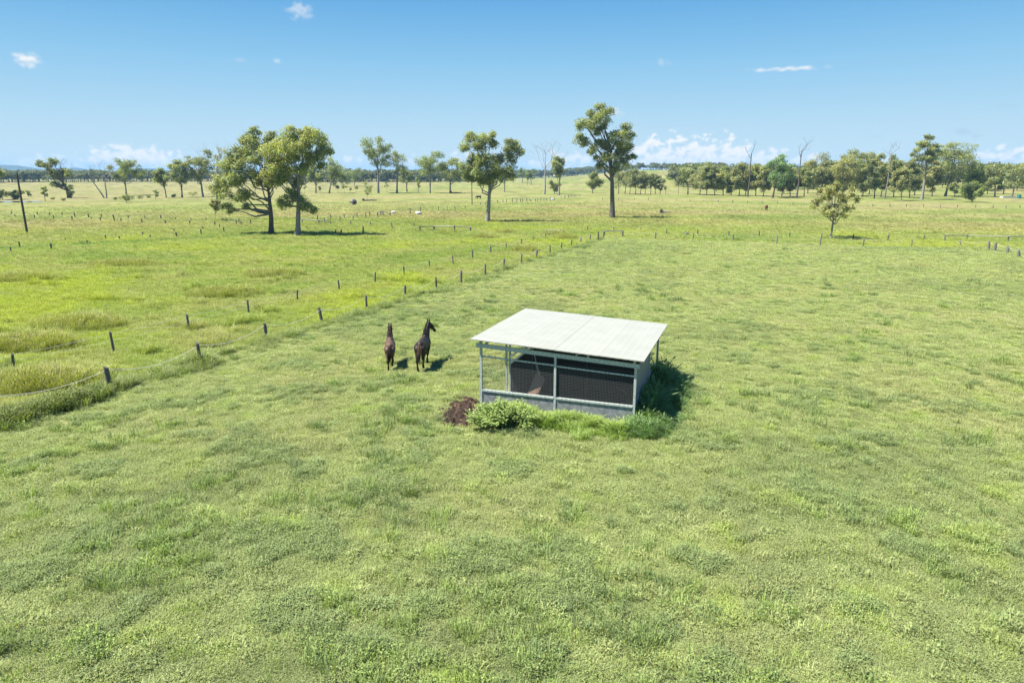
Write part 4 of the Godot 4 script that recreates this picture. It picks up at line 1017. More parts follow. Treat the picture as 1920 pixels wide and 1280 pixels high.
	rail_fence("rail_fence", "short pale rail on leaning stumps between the two lone gums", [Vector3(5.68, 0.56, -112.94), Vector3(8.32, 0.69, -111.91)], [[0, 1]], 0.12, 3, lin(0.6, 0.56, 0.5), 0.07)
	rail_fence("rail_fence", "single pale rail joining two stout posts at the rope fence's far corner", [Vector3(13.86, 1.20, -103.91), Vector3(17.22, 0.90, -107.07)], [[0, 1]], 0.13, 2, lin(0.6, 0.57, 0.52), 0.09)
	rail_fence("rail_fence", "white-grey log rail beside the pale trunk of the close pair", [Vector3(-41.50, 0.78, -136.52), Vector3(-38.03, 0.57, -135.78), Vector3(-36.24, 0.42, -136.52)], [[0, 1], [1, 2]], 0.15, 5, lin(0.42, 0.42, 0.42), 0.09)
	rail_fence("rail_fence", "low grey rail left of the two white stones", [Vector3(-30.93, 0.66, -159.12), Vector3(-30.51, 1.10, -161.17), Vector3(-28.40, 0.61, -161.17)], [[0, 1], [1, 2]], 0.15, 2, lin(0.3, 0.29, 0.28), 0.08)
	rail_fence("pipe_rail_fence", "long grey pipe rail fence at the right edge beyond the paddock", [Vector3(63.11, 0.85, -100.12), Vector3(66.91, 0.73, -100.94), Vector3(71.79, 0.76, -99.31), Vector3(74.60, 0.76, -98.51)], [[0, 1, lin(0.26, 0.28, 0.27)], [1, 2, lin(0.55, 0.55, 0.5)], [2, 3, lin(0.26, 0.28, 0.27)]], 0.10, 2, lin(0.2, 0.2, 0.2), 0.06)
	fence("post_fence", "broken old fence of grey splintered posts near the right edge", [Vector3(61.39, 0.58, -93.99), Vector3(61.22, 1.09, -87.92), Vector3(61.18, 1.01, -86.68), Vector3(61.05, 0.85, -84.29), Vector3(59.31, 0.81, -79.87), Vector3(57.93, 0.93, -74.03)], 0.15, [3, 5, 2], [0.9], 0.014, 0.15, lin(0.5, 0.46, 0.4))

# ---------------------------------------------------------------- poles, stones, logs, sheds, the dirt heap, the weed
func lump(seed_: int, rad: Vector3, col: Color, m: Material, rough := 0.35, rings := 9, segs := 14) -> ArrayMesh:
	var st := Shape.new()
	var f := FastNoiseLite.new()
	f.seed = seed_; f.frequency = 0.9; f.fractal_octaves = 4
	var pts := []
	for a in rings + 1:
		var row := []
		for b in segs:
			var d := Vector3(sin(PI * a / rings) * cos(TAU * b / segs), cos(PI * a / rings), sin(PI * a / rings) * sin(TAU * b / segs))
			row.append(d * rad * (1.0 + rough * f.get_noise_3dv(d * 1.3)))
		pts.append(row)
	for a in rings:
		for b in segs:
			var c := (b + 1) % segs
			var nn: Vector3 = (pts[a + 1][b] - pts[a][c]).cross(pts[a + 1][c] - pts[a][b]).normalized()
			if nn.dot(pts[a][b] + pts[a + 1][c]) < 0.0: nn = -nn
			st.quad(pts[a][b], pts[a][c], pts[a + 1][c], pts[a + 1][b], nn, col)
	return st.mesh(m)

func make_odd_things() -> void:
	# utility poles
	var p := thing("utility_pole", "tall dark wooden utility pole leaning slightly near the left edge", "utility pole", Vector3(-79.58, 0.0, -112.94))
	var st := Shape.new()
	st.tube([Vector3(0, -0.4, 0), Vector3(-0.02, 4.5, 0), Vector3(-0.06, 9.5, 0)], [0.19, 0.165, 0.13], 10, lin(0.11, 0.10, 0.095), true, 0.04, 2)
	put("pole", st.mesh(wood_m), p)
	slab("crossarm", p, Vector3(-0.06, 9.15, 0.16), Vector3(1.9, 0.10, 0.10), mat(lin(0.12, 0.11, 0.10), 0.9), Vector3(0, 0.5, 0))
	for k in 3:
		var ins := Shape.new()
		ins.tube([Vector3(0, 0.05, 0), Vector3(0, 0.13, 0), Vector3(0, 0.2, 0)], [0.03, 0.055, 0.03], 8, lin(0.4, 0.38, 0.36))
		put("insulator", ins.mesh(mat(lin(0.35, 0.33, 0.3), 0.3)), p, Vector3(-0.06 + (k - 1) * 0.8 * cos(0.5), 9.15, 0.16 - (k - 1) * 0.8 * sin(0.5)))
	p = thing("utility_pole", "short slim pole standing left of the bushy mid-pasture gum", "utility pole", Vector3(-12.46, 0.0, -216.71))
	st = Shape.new()
	st.tube([Vector3(0, -0.4, 0), Vector3(0, 3.5, 0), Vector3(0, 7.6, 0)], [0.17, 0.15, 0.12], 8, lin(0.20, 0.17, 0.15), true, 0.04, 2)
	put("pole", st.mesh(wood_m), p)
	# stones and logs
	var pale := tri_tex(mat(lin(0.55, 0.55, 0.54), 0.9), noise_tex(0.03, 0.7, 1.0, 256, 4, 61), 1.0)
	var stone := mat(lin(0.14, 0.13, 0.12), 0.9)
	tag(put("pale_boulder", lump(1, Vector3(0.6, 0.4, 0.5), Color.WHITE, pale, 0.25), self, Vector3(-29.20, 0.0, -171.06) + Vector3(0, 0.25, 0)), "smaller of two whitish boulders in the green meadow", "boulder", "whitish boulders in the meadow")
	tag(put("pale_boulder", lump(2, Vector3(0.8, 0.5, 0.7), Color.WHITE, pale, 0.25), self, Vector3(-22.40, 0.0, -165.42) + Vector3(0, 0.3, 0)), "larger of two whitish boulders in the green meadow", "boulder", "whitish boulders in the meadow")
	tag(put("dark_boulder", lump(3, Vector3(0.38, 0.3, 0.35), Color.WHITE, stone), self, Vector3(27.82, 0.0, -109.93) + Vector3(0, 0.15, 0)), "dark round stone behind the paddock's back fence", "stone")
	tag(put("small_white_stone", lump(7, Vector3(0.3, 0.22, 0.3), Color.WHITE, pale), self, Vector3(-58.67, 0.0, -144.42) + Vector3(0, 0.12, 0)), "little white stone in the meadow left of the close pair", "stone")
	tag(put("pale_boulder", lump(8, Vector3(0.75, 0.5, 0.6), Color.WHITE, pale, 0.3), self, Vector3(14.91, 0.0, -256.24) + Vector3(0, 0.25, 0)), "pale boulder among the yard fence posts below the narrow leafy gum", "boulder")
	tag(put("small_white_stone", lump(9, Vector3(0.45, 0.3, 0.4), Color.WHITE, pale, 0.3), self, Vector3(7.21, 0.0, -261.53) + Vector3(0, 0.15, 0)), "small white stone among the yard fence posts", "stone")
	# uprooted stump
	var s := thing("uprooted_stump", "grey uprooted stump with dark hollow lying in the mid meadow", "tree stump", Vector3(-49.78, 0.0, -218.59))
	put("root_plate", lump(5, Vector3(0.8, 0.85, 0.45), lin(0.32, 0.30, 0.32), bark_m, 0.8), s, Vector3(0.1, 0.75, 0))
	st = Shape.new()
	st.tube([Vector3(0, 0.75, 0), Vector3(-0.8, 0.85, 0.1), Vector3(-1.3, 0.95, 0.1)], [0.4, 0.3, 0.22], 8, lin(0.34, 0.32, 0.33), true, 0.15, 3)
	put("trunk", st.mesh(bark_m), s)
	put("hollow", lump(6, Vector3(0.35, 0.5, 0.3), lin(0.02, 0.018, 0.016), bark_m, 0.4), s, Vector3(0.25, 0.7, 0.35))
	for l in [["dark fallen log behind the uprooted stump", Vector3(-53.13, 0.0, -248.69), 4.8, lin(0.10, 0.09, 0.08), 0.22], ["short pale fallen log with dark stump end right of the tallest gum", Vector3(37.08, 0.0, -172.23), 2.2, lin(0.42, 0.38, 0.34), 0.26], ["long dark fallen branch near the ragged gum's foot", Vector3(-30.25, 0.0, -347.41), 5.0, lin(0.12, 0.10, 0.09), 0.25]]:
		var g := thing("fallen_log", l[0], "log", l[1])
		st = Shape.new()
		var len_: float = l[2]
		st.tube([Vector3(0, 0.15, 0), Vector3(len_ * 0.5, 0.28, 0.1), Vector3(len_, 0.18, -0.2)], [l[4] * 1.2, l[4], l[4] * 0.6], 8, l[3], true, 0.12, 6)
		put("trunk", st.mesh(bark_m), g)
		put("root_end", lump(4, Vector3(0.45, 0.5, 0.45), lin(0.10, 0.09, 0.08), bark_m, 0.9), g, Vector3(0, 0.35, 0))
	# grey timbers standing in the close pair's shadow
	for q in [["broken grey stump, left of two in the close pair's shadow", Vector3(-28.44, 0.0, -110.91), 0.75, 0.03], ["broken leaning stump, right of two in the close pair's shadow", Vector3(-27.62, 0.0, -110.91), 0.85, 0.2], ["thin old post rising from nettles in the close pair's shadow", Vector3(-24.40, 0.0, -112.94), 1.2, 0.0]]:
		st = Shape.new()
		st.tube([Vector3(0, -0.2, 0), Vector3(q[3] * 0.5, q[2] * 0.6, 0), Vector3(q[3], q[2], 0)], [0.17, 0.12, 0.05], 7, lin(0.20, 0.17, 0.15), true, 0.15, 8)
		tag(put("broken_stump", st.mesh(bark_m), self, q[1]), q[0], "tree stump")
	# far sheds
	for q in [["distant low farm shed with white roof behind the broad round gum", Vector3(-117.78, 0.0, -927.30), Vector3(8, 2.6, 5), lin(0.6, 0.6, 0.58)], ["distant dark-walled farm shed behind the umbrella-crowned gum", Vector3(-139.74, 0.0, -762.00), Vector3(5.5, 2.8, 4), lin(0.2, 0.22, 0.22)], ["distant farmhouse with pinkish roof behind the white dead gum", Vector3(74.69, 0.0, -1183.82), Vector3(10, 3.2, 7), lin(0.5, 0.33, 0.28)]]:
		var h := thing("farm_shed", q[0], "shed", q[1])
		var sz: Vector3 = q[2]
		slab("wall", h, Vector3(0, sz.y / 2, 0), sz, mat(lin(0.25, 0.24, 0.22), 0.8))
		var rf := Shape.new()
		for sd in [-1.0, 1.0]:
			var e := Vector3(0, sz.y, sd * (sz.z / 2 + 0.5))
			var c := Vector3(0, sz.y + sz.z * 0.22, 0)
			var x := Vector3(sz.x / 2 + 0.4, 0, 0)
			rf.quad(e - x, e + x, c + x, c - x, Vector3(0, 0.9, sd * 0.4).normalized(), Color.WHITE)
		put("roof", rf.mesh(mat(q[3], 0.5)), h)
	var tank := thing("water_tank", "small teal water tank at the right edge under the broad gum", "water tank", Vector3(198.49, 0.0, -272.79))
	st = Shape.new()
	st.tube([Vector3(0, 0, 0), Vector3(0, 1.35, 0), Vector3(0, 1.55, 0)], [0.75, 0.75, 0.3], 16, Color.WHITE)
	put("drum", st.mesh(mat(lin(0.02, 0.16, 0.17), 0.6)), tank)
	var tr := thing("concrete_trough", "white concrete trough left of the teal tank by the right edge", "trough", Vector3(198.34, 0.0, -278.79))
	slab("side", tr, Vector3(0, 0.35, 1.0), Vector3(5.0, 0.7, 0.15), pale)
	slab("side", tr, Vector3(0, 0.35, -1.0), Vector3(5.0, 0.7, 0.15), pale)
	slab("end", tr, Vector3(2.425, 0.35, 0), Vector3(0.15, 0.7, 1.85), pale)
	slab("end", tr, Vector3(-2.425, 0.35, 0), Vector3(0.15, 0.7, 1.85), pale)
	slab("bottom", tr, Vector3(0, 0.1, 0), Vector3(4.7, 0.1, 1.85), pale)

	# dirt heap by the shelter's open corner
	var heap := Shape.new()
	var n := 60
	var f := FastNoiseLite.new()
	f.seed = 8; f.frequency = 1.3; f.fractal_octaves = 4; f.fractal_gain = 0.55
	var hy := func(x: float, z: float) -> float:
		var d := pow((x + z * 0.12) / 0.8, 2.0) + pow(z / 1.75, 2.0)
		return 0.11 * (1.0 - d + f.get_noise_2d(x * 1.4 + 9.0, z * 1.4) * 2.0) + f.get_noise_2d(x * 2.2, z * 2.2) * 0.05
	for a in n:
		for b in n:
			var x0 := -1.5 + 3.0 * a / n; var x1 := -1.5 + 3.0 * (a + 1) / n
			var z0 := -2.2 + 4.4 * b / n; var z1 := -2.2 + 4.4 * (b + 1) / n
			var q := [Vector3(x0, hy.call(x0, z0), z0), Vector3(x1, hy.call(x1, z0), z0), Vector3(x1, hy.call(x1, z1), z1), Vector3(x0, hy.call(x0, z1), z1)]
			if maxf(maxf(q[0].y, q[1].y), maxf(q[2].y, q[3].y)) < -0.02: continue
			var nn: Vector3 = (q[2] - q[0]).cross(q[1] - q[0]).normalized()
			if nn.y < 0.0: nn = -nn
			var g := f.get_noise_2d(x0 * 3.0 + 40.0, z0 * 3.0)
			var col := lin(0.035, 0.026, 0.021).lerp(lin(0.075, 0.054, 0.04), clampf(g * 2.5 + 0.1, 0, 1)).lerp(lin(0.24, 0.15, 0.09), clampf(g * 4.0 - 1.4, 0, 1))
			heap.quad(q[0], q[1], q[2], q[3], nn, col)
	var hm := mat(Color.WHITE, 0.95, 0.0, 0.2)
	hm.vertex_color_use_as_albedo = true
	tag(put("dirt_heap", heap.mesh(hm), self, Vector3(-1.95, 0.03, -26.45)), "dark brown heap of soil and manure beside the shelter's left corner", "dirt heap")

	# big leafy weed against the front wall
	var w := thing("leafy_weed", "bright leafy weed bush against the left half of the shelter's front wall", "bush", Vector3(-0.49, 0.0, -24.82))
	var r := RandomNumberGenerator.new()
	r.seed = 5
	var stem := Shape.new()
	var lf := Shape.new()
	for k in 95:
		var d := Vector3(r.randfn() * 0.55, 0, r.randfn() * 0.3)
		var hgt := r.randf_range(0.4, 1.0) * clampf(1.15 - d.length() * 0.35, 0.45, 1.15)
		var tip := Vector3(d.x * 1.25, hgt, d.z * 1.3)
		stem.tube([Vector3(d.x * 0.5, -0.05, d.z * 0.5), d * 0.8 + Vector3(0, hgt * 0.5, 0), tip], [0.012, 0.009, 0.004], 4, lin(0.12, 0.16, 0.05), false)
		for q in 34:
			var up := pow(r.randf(), 0.6)
			var b := (d * 0.8 + Vector3(0, hgt * 0.5, 0)).lerp(tip, up) + Vector3(r.randfn(), r.randfn() * 0.6, r.randfn()) * 0.085
			var dir := Vector3(r.randfn(), r.randf_range(-0.2, 0.6), r.randfn()).normalized()
			var side := dir.cross(Vector3(r.randfn() * 0.4, 1, r.randfn() * 0.4)).normalized()
			var nrm := side.cross(dir).normalized()
			if nrm.y < 0.0: nrm = -nrm
			var g := r.randf_range(0.75, 1.25)
			lf.leaf(b, dir, side, r.randf_range(0.08, 0.16), r.randf_range(0.045, 0.075), (nrm + Vector3(0, 0.3, 0)).normalized(), lin(0.25 * g, 0.34 * g, 0.11 * g))
	put("stems", stem.mesh(grass_m), w)
	put("leaves", lf.mesh(grass_m), w)

# ---------------------------------------------------------------- horses and cattle: joints with radii, joined into one skin
func skin(st: Shape, bones: Array, cell: float, k: float, paint: Callable) -> void:
	var lo := Vector3.ONE * 1e6
	var hi := Vector3.ONE * -1e6
	for b in bones:
		for e in [[b[0], b[2]], [b[1], b[3]]]:
			lo = lo.min(e[0] - Vector3.ONE * e[1])
			hi = hi.max(e[0] + Vector3.ONE * e[1])
	lo -= Vector3.ONE * (k + cell * 2.0)
	hi += Vector3.ONE * (k + cell * 2.0)
	var nx := int((hi.x - lo.x) / cell) + 2
	var ny := int((hi.y - lo.y) / cell) + 2
	var nz := int((hi.z - lo.z) / cell) + 2
	var f := PackedFloat32Array()
	f.resize(nx * ny * nz)
	f.fill(1.0)
	for b in bones:
		var a: Vector3 = b[0]
		var ab: Vector3 = b[1] - b[0]
		var l2 := maxf(ab.length_squared(), 1e-8)
		var rm: float = maxf(b[2], b[3]) + k + cell * 1.5
		var p0: Vector3 = (a.min(b[1]) - Vector3.ONE * rm - lo) / cell
		var p1: Vector3 = (a.max(b[1]) + Vector3.ONE * rm - lo) / cell
		for z in range(maxi(0, int(p0.z)), mini(nz, int(p1.z) + 2)):
			for y in range(maxi(0, int(p0.y)), mini(ny, int(p1.y) + 2)):
				var row := (z * ny + y) * nx
				for x in range(maxi(0, int(p0.x)), mini(nx, int(p1.x) + 2)):
					var p := lo + Vector3(x, y, z) * cell - a
					var t := clampf(p.dot(ab) / l2, 0.0, 1.0)
					var d := (p - ab * t).length() - lerpf(b[2], b[3], t)
					var o := f[row + x]
					var h := maxf(k - absf(o - d), 0.0) / k
					f[row + x] = minf(o, d) - h * h * k * 0.25
	var at := PackedInt32Array()
	at.resize(nx * ny * nz)
	at.fill(-1)
	var start := st.v.size()
	var off := [0, 1, nx, nx + 1, nx * ny, nx * ny + 1, nx * ny + nx, nx * ny + nx + 1]
	var pairs := [[0, 1], [2, 3], [4, 5], [6, 7], [0, 2], [1, 3], [4, 6], [5, 7], [0, 4], [1, 5], [2, 6], [3, 7]]
	for z in nz - 1:
		for y in ny - 1:
			for x in nx - 1:
				var i0 := (z * ny + y) * nx + x
				var c0 := f[i0]
				if absf(c0) > cell * 2.5: continue
				var inside := 0
				for q in 8:
					if f[i0 + off[q]] < 0.0: inside += 1
				if inside == 0 or inside == 8: continue
				var s := Vector3.ZERO
				var n := 0
				for e in pairs:
					var fa: float = f[i0 + off[e[0]]]
					var fb: float = f[i0 + off[e[1]]]
					if (fa < 0.0) == (fb < 0.0): continue
					var t := fa / (fa - fb)
					var pa := Vector3(e[0] & 1, (e[0] >> 1) & 1, e[0] >> 2)
					var pb := Vector3(e[1] & 1, (e[1] >> 1) & 1, e[1] >> 2)
					s += pa.lerp(pb, t)
					n += 1
				at[i0] = st.v.size()
				var gr := Vector3(f[i0 + 1] - c0, f[i0 + nx] - c0, f[i0 + nx * ny] - c0)
				gr += Vector3(f[i0 + off[7]] - f[i0 + off[6]], f[i0 + off[7]] - f[i0 + off[5]], f[i0 + off[7]] - f[i0 + off[3]])
				var w := lo + (Vector3(x, y, z) + s / n) * cell
				st.v.append(w)
				st.n.append(gr.normalized())
				st.c.append(paint.call(w))
	var step := [1, nx, nx * ny]
	for z in range(1, nz - 1):
		for y in range(1, ny - 1):
			for x in range(1, nx - 1):
				var i0 := (z * ny + y) * nx + x
				var c0 := f[i0]
				if absf(c0) > cell * 2.5: continue
				for ax in 3:
					var c1 := f[i0 + step[ax]]
					if (c0 < 0.0) == (c1 < 0.0): continue
					var u: int = step[(ax + 1) % 3]
					var v: int = step[(ax + 2) % 3]
					var q := [at[i0], at[i0 - u], at[i0 - u - v], at[i0 - v]]
					if q.min() < 0: continue
					var fn := (st.v[q[1]] - st.v[q[0]]).cross(st.v[q[2]] - st.v[q[0]])
					if fn.dot(st.n[q[0]] + st.n[q[2]]) > 0.0:
						st.i.append_array(PackedInt32Array([q[0], q[2], q[1], q[0], q[3], q[2]]))
					else:
						st.i.append_array(PackedInt32Array([q[0], q[1], q[2], q[0], q[2], q[3]]))

# faces -z at turn 0; turn_head > 0 looks to its right
func horse(label: String, at: Vector3, turn: float, size: float, turn_head: float, stride: Array, coat: Color, dark: Color, tail_col: Color) -> void:
	var t := thing("horse", label, "horse", at, turn)
	t.scale = Vector3(0.95, 1.0, 1.0) * size
	var V := func(x: float, y: float, z: float) -> Vector3: return Vector3(x, y, z)
	var poll := Vector3(0.02 + turn_head * 0.12, 2.02, -1.78)
	var hd := Vector3(sin(turn_head) * 0.46, -0.52, -cos(turn_head) * 0.46)
	var bones := [
		[Vector3(0, 1.16, -1.12), Vector3(0, 1.14, -0.62), 0.27, 0.285],
		[Vector3(0, 1.14, -0.62), Vector3(0, 1.20, -0.12), 0.285, 0.265],
		[Vector3(0, 1.34, -0.95), Vector3(0, 1.36, -0.2), 0.13, 0.15],
		[Vector3(0, 1.24, -0.12), Vector3(0, 1.30, 0.12), 0.24, 0.20],
		[Vector3(0.12, 1.24, -0.02), Vector3(0.13, 1.12, 0.26), 0.18, 0.15],
		[Vector3(-0.12, 1.24, -0.02), Vector3(-0.13, 1.12, 0.26), 0.18, 0.15],
		[Vector3(0, 1.12, -1.25), Vector3(0, 1.02, -1.36), 0.23, 0.17],
		[Vector3(0, 1.42, -1.02), Vector3(0, 1.30, -1.22), 0.14, 0.17],
		[Vector3(0, 1.26, -1.26), Vector3(0.0, 1.62, -1.56), 0.23, 0.165],
		[Vector3(0.0, 1.62, -1.56), poll + Vector3(0, -0.06, 0.04), 0.165, 0.115],
	]
	# stride: how far each leg is swung forward: hind left, hind right, front left, front right; and how far it is lifted
	for k in 4:
		var sx := -1.0 if k % 2 == 0 else 1.0
		var sw: float = stride[k][0]
		var up: float = stride[k][1]
		if k < 2:
			var st := Vector3(sx * 0.16, 0.86 + up * 0.2, -0.14 - sw * 0.25)
			var hock := Vector3(sx * 0.125, 0.53 + up * 0.6, 0.24 - sw * 0.75)
			var fet := Vector3(sx * 0.105, 0.20 + up, 0.20 - sw * 1.0 + up * 0.5)
			var hoof := fet + Vector3(0, -0.145, -0.07 + up * 0.3)
			bones.append_array([[Vector3(sx * 0.14, 1.14, 0.10), st, 0.20, 0.125], [Vector3(sx * 0.14, 1.05, 0.24), hock + Vector3(0, 0.04, 0), 0.13, 0.058], [st, hock, 0.115, 0.062], [hock, fet, 0.05, 0.038], [fet, hoof, 0.045, 0.042], [hoof, hoof + Vector3(0, -0.02, -0.02), 0.055, 0.058]])
		else:
			var el := Vector3(sx * 0.17, 0.88, -1.08 - sw * 0.1)
			var kn := Vector3(sx * 0.15, 0.50 + up * 0.5, -1.10 - sw * 0.55)
			var fet := Vector3(sx * 0.14, 0.20 + up, -1.10 - sw * 0.8 + up * 0.8)
			var hoof := fet + Vector3(0, -0.145, -0.05 + up * 0.3)
			bones.append_array([[Vector3(sx * 0.15, 1.15, -1.14), el, 0.16, 0.11], [el, kn, 0.095, 0.056], [kn, fet, 0.048, 0.036], [fet, hoof, 0.043, 0.042], [hoof, hoof + Vector3(0, -0.02, -0.02), 0.055, 0.057]])
	var body := Shape.new()
	var paint := func(p: Vector3) -> Color:
		var legs := smoothstep(0.75, 0.45, p.y)
		var neck := smoothstep(-1.35, -1.7, p.z) * 0.7
		var n := 0.85 + 0.3 * fine.get_noise_3dv(p * 6.0)
		return coat.lerp(dark, clampf(maxf(legs, neck), 0.0, 1.0)) * n
	skin(body, bones, 0.030, 0.07, paint)
	# head on a finer grid
	var side := Vector3(cos(turn_head), 0, sin(turn_head))
	var muzzle := poll + hd
	var head := [
		[poll + Vector3(0, -0.05, 0.03), poll + hd * 0.38 + Vector3(0, -0.02, 0), 0.125, 0.13],
		[poll + hd * 0.30 + Vector3(0, -0.07, 0), poll + hd * 0.55 + Vector3(0, -0.03, 0), 0.115, 0.10],
		[poll + hd * 0.38, muzzle * 0.85 + poll * 0.15, 0.105, 0.072],
		[muzzle * 0.85 + poll * 0.15, muzzle, 0.072, 0.064],
		[poll + hd * 0.88 + Vector3(0, -0.04, 0), muzzle + Vector3(0, -0.045, 0) - hd * 0.05, 0.045, 0.04]]
	for sx in [-1.0, 1.0]:
		var e: Vector3 = poll + side * sx * 0.065 + Vector3(0, 0.05, 0)
		head.append([e, e + side * sx * 0.012 + Vector3(0, 0.08, 0) - hd * 0.02, 0.03, 0.034])
		head.append([e + Vector3(0, 0.08, 0), e + side * sx * 0.02 + Vector3(0, 0.17, 0), 0.032, 0.008])
		head.append([poll + hd * 0.30 + side * sx * 0.09, poll + hd * 0.34 + side * sx * 0.095, 0.032, 0.03])
	skin(body, head, 0.016, 0.035, func(_p: Vector3) -> Color: return dark.lerp(coat, 0.25))
	put("body", body.mesh(coat_m), t)
	for sx in [-1.0, 1.0]:
		var eye := SphereMesh.new()
		eye.radius = 0.021; eye.height = 0.042; eye.radial_segments = 10; eye.rings = 6
		eye.material = mat(lin(0.01, 0.008, 0.006), 0.15)
		put("eye", eye, t, poll + hd * 0.32 + side * sx * 0.116)
		var nos := SphereMesh.new()
		nos.radius = 0.014; nos.height = 0.028; nos.radial_segments = 8; nos.rings = 4
		nos.material = mat(lin(0.006, 0.005, 0.005), 0.5)
		put("nostril", nos, t, muzzle - hd * 0.03 + side * sx * 0.056 + Vector3(0, 0.012, 0))
	# mane and tail of strands
	var r := RandomNumberGenerator.new()
	r.seed = int(size * 1000.0)
	var mane := Shape.new()
	for k in 120:
		var s := r.randf()
		var a := Vector3(0, 1.55, -1.08).lerp(Vector3(0, 1.80, -1.50), s * 2.0) if s < 0.5 else Vector3(0, 1.80, -1.50).lerp(poll + Vector3(0, 0.10, 0.02), s * 2.0 - 1.0)
		var sd := -1.0 if r.randf() < 0.85 else 1.0
		mane.tube([a, a + Vector3(sd * 0.07, 0.0, 0.03), a + Vector3(sd * r.randf_range(0.10, 0.15), -r.randf_range(0.08, 0.22), 0.06)], [0.014, 0.012, 0.003], 4, dark * r.randf_range(0.7, 1.3), false)
	put("mane", mane.mesh(coat_m), t)
	var tail := Shape.new()
	for k in 90:
		var a := Vector3(r.randfn() * 0.02, 1.33 + r.randfn() * 0.02, 0.30)
		var sx := r.randfn()
		var l := r.randf_range(0.55, 0.95)
		tail.tube([a, a + Vector3(sx * 0.025, -0.03, 0.12), a + Vector3(sx * 0.045, -0.32, 0.19), a + Vector3(sx * 0.04 - 0.05, -l, 0.16 + r.randfn() * 0.03)], [0.018, 0.018, 0.014, 0.003], 4, tail_col * r.randf_range(0.7, 1.3), false)
	put("tail", tail.mesh(coat_m), t)

# a grazing beast far off: same idea, coarser
func grazer(label: String, at: Vector3, turn: float, coat: Color) -> void:
	var t := thing("cow", label, "cow", at, turn)
	var b := [
		[Vector3(0, 0.98, -0.75), Vector3(0, 0.98, 0.55), 0.34, 0.35], [Vector3(0, 1.2, -0.7), Vector3(0, 1.18, 0.6), 0.18, 0.17],
		[Vector3(0, 1.08, -0.8), Vector3(0, 0.72, -1.35), 0.22, 0.13], [Vector3(0, 0.72, -1.35), Vector3(0, 0.32, -1.6), 0.12, 0.085],
		[Vector3(-0.2, 0.82, -1.3), Vector3(0.2, 0.82, -1.3), 0.05, 0.05]]
	for k in 4:
		var sx := -1.0 if k % 2 == 0 else 1.0
		var z := 0.55 if k < 2 else -0.72
		b.append([Vector3(sx * 0.2, 0.9, z), Vector3(sx * 0.2, 0.48, z + (0.08 if k < 2 else 0.0)), 0.18, 0.085])
		b.append([Vector3(sx * 0.2, 0.48, z + (0.08 if k < 2 else 0.0)), Vector3(sx * 0.2, 0.04, z), 0.075, 0.06])
	var st := Shape.new()
	skin(st, b, 0.06, 0.1, func(_p: Vector3) -> Color: return coat)
	put("body", st.mesh(coat_m), t)
	var tl := Shape.new()
	tl.tube([Vector3(0, 1.22, 0.72), Vector3(0, 1.1, 0.9), Vector3(0, 0.55, 0.95)], [0.04, 0.03, 0.04], 6, coat * 0.6)
	put("tail", tl.mesh(coat_m), t)

func make_horses() -> void:
	horse("larger near-black horse walking away, head turned to its right", Vector3(-4.52, 0, -32.72), deg_to_rad(-4.0), 1.0, 0.6, [[-0.20, 0.0], [0.22, 0.10], [0.26, 0.0], [-0.2, 0.12]], lin(0.034, 0.026, 0.022), lin(0.009, 0.008, 0.008), lin(0.085, 0.055, 0.038))
	horse("smaller dark bay horse walking away beside the black one", Vector3(-6.10, 0, -32.95), deg_to_rad(9.0), 0.90, 0.05, [[-0.26, 0.0], [0.24, 0.14], [0.28, 0.10], [-0.16, 0.0]], lin(0.115, 0.07, 0.052), lin(0.018, 0.012, 0.010), lin(0.03, 0.02, 0.016))
	grazer("brown cow grazing alone in front of the right-hand wood", Vector3(67.76, 0.0, -184.91), 2.7, lin(0.10, 0.035, 0.018))
	grazer("black cow grazing behind the bushy mid-pasture gum's trunk", Vector3(-12.67, 0.0, -267.04), 1.2, lin(0.012, 0.010, 0.010))

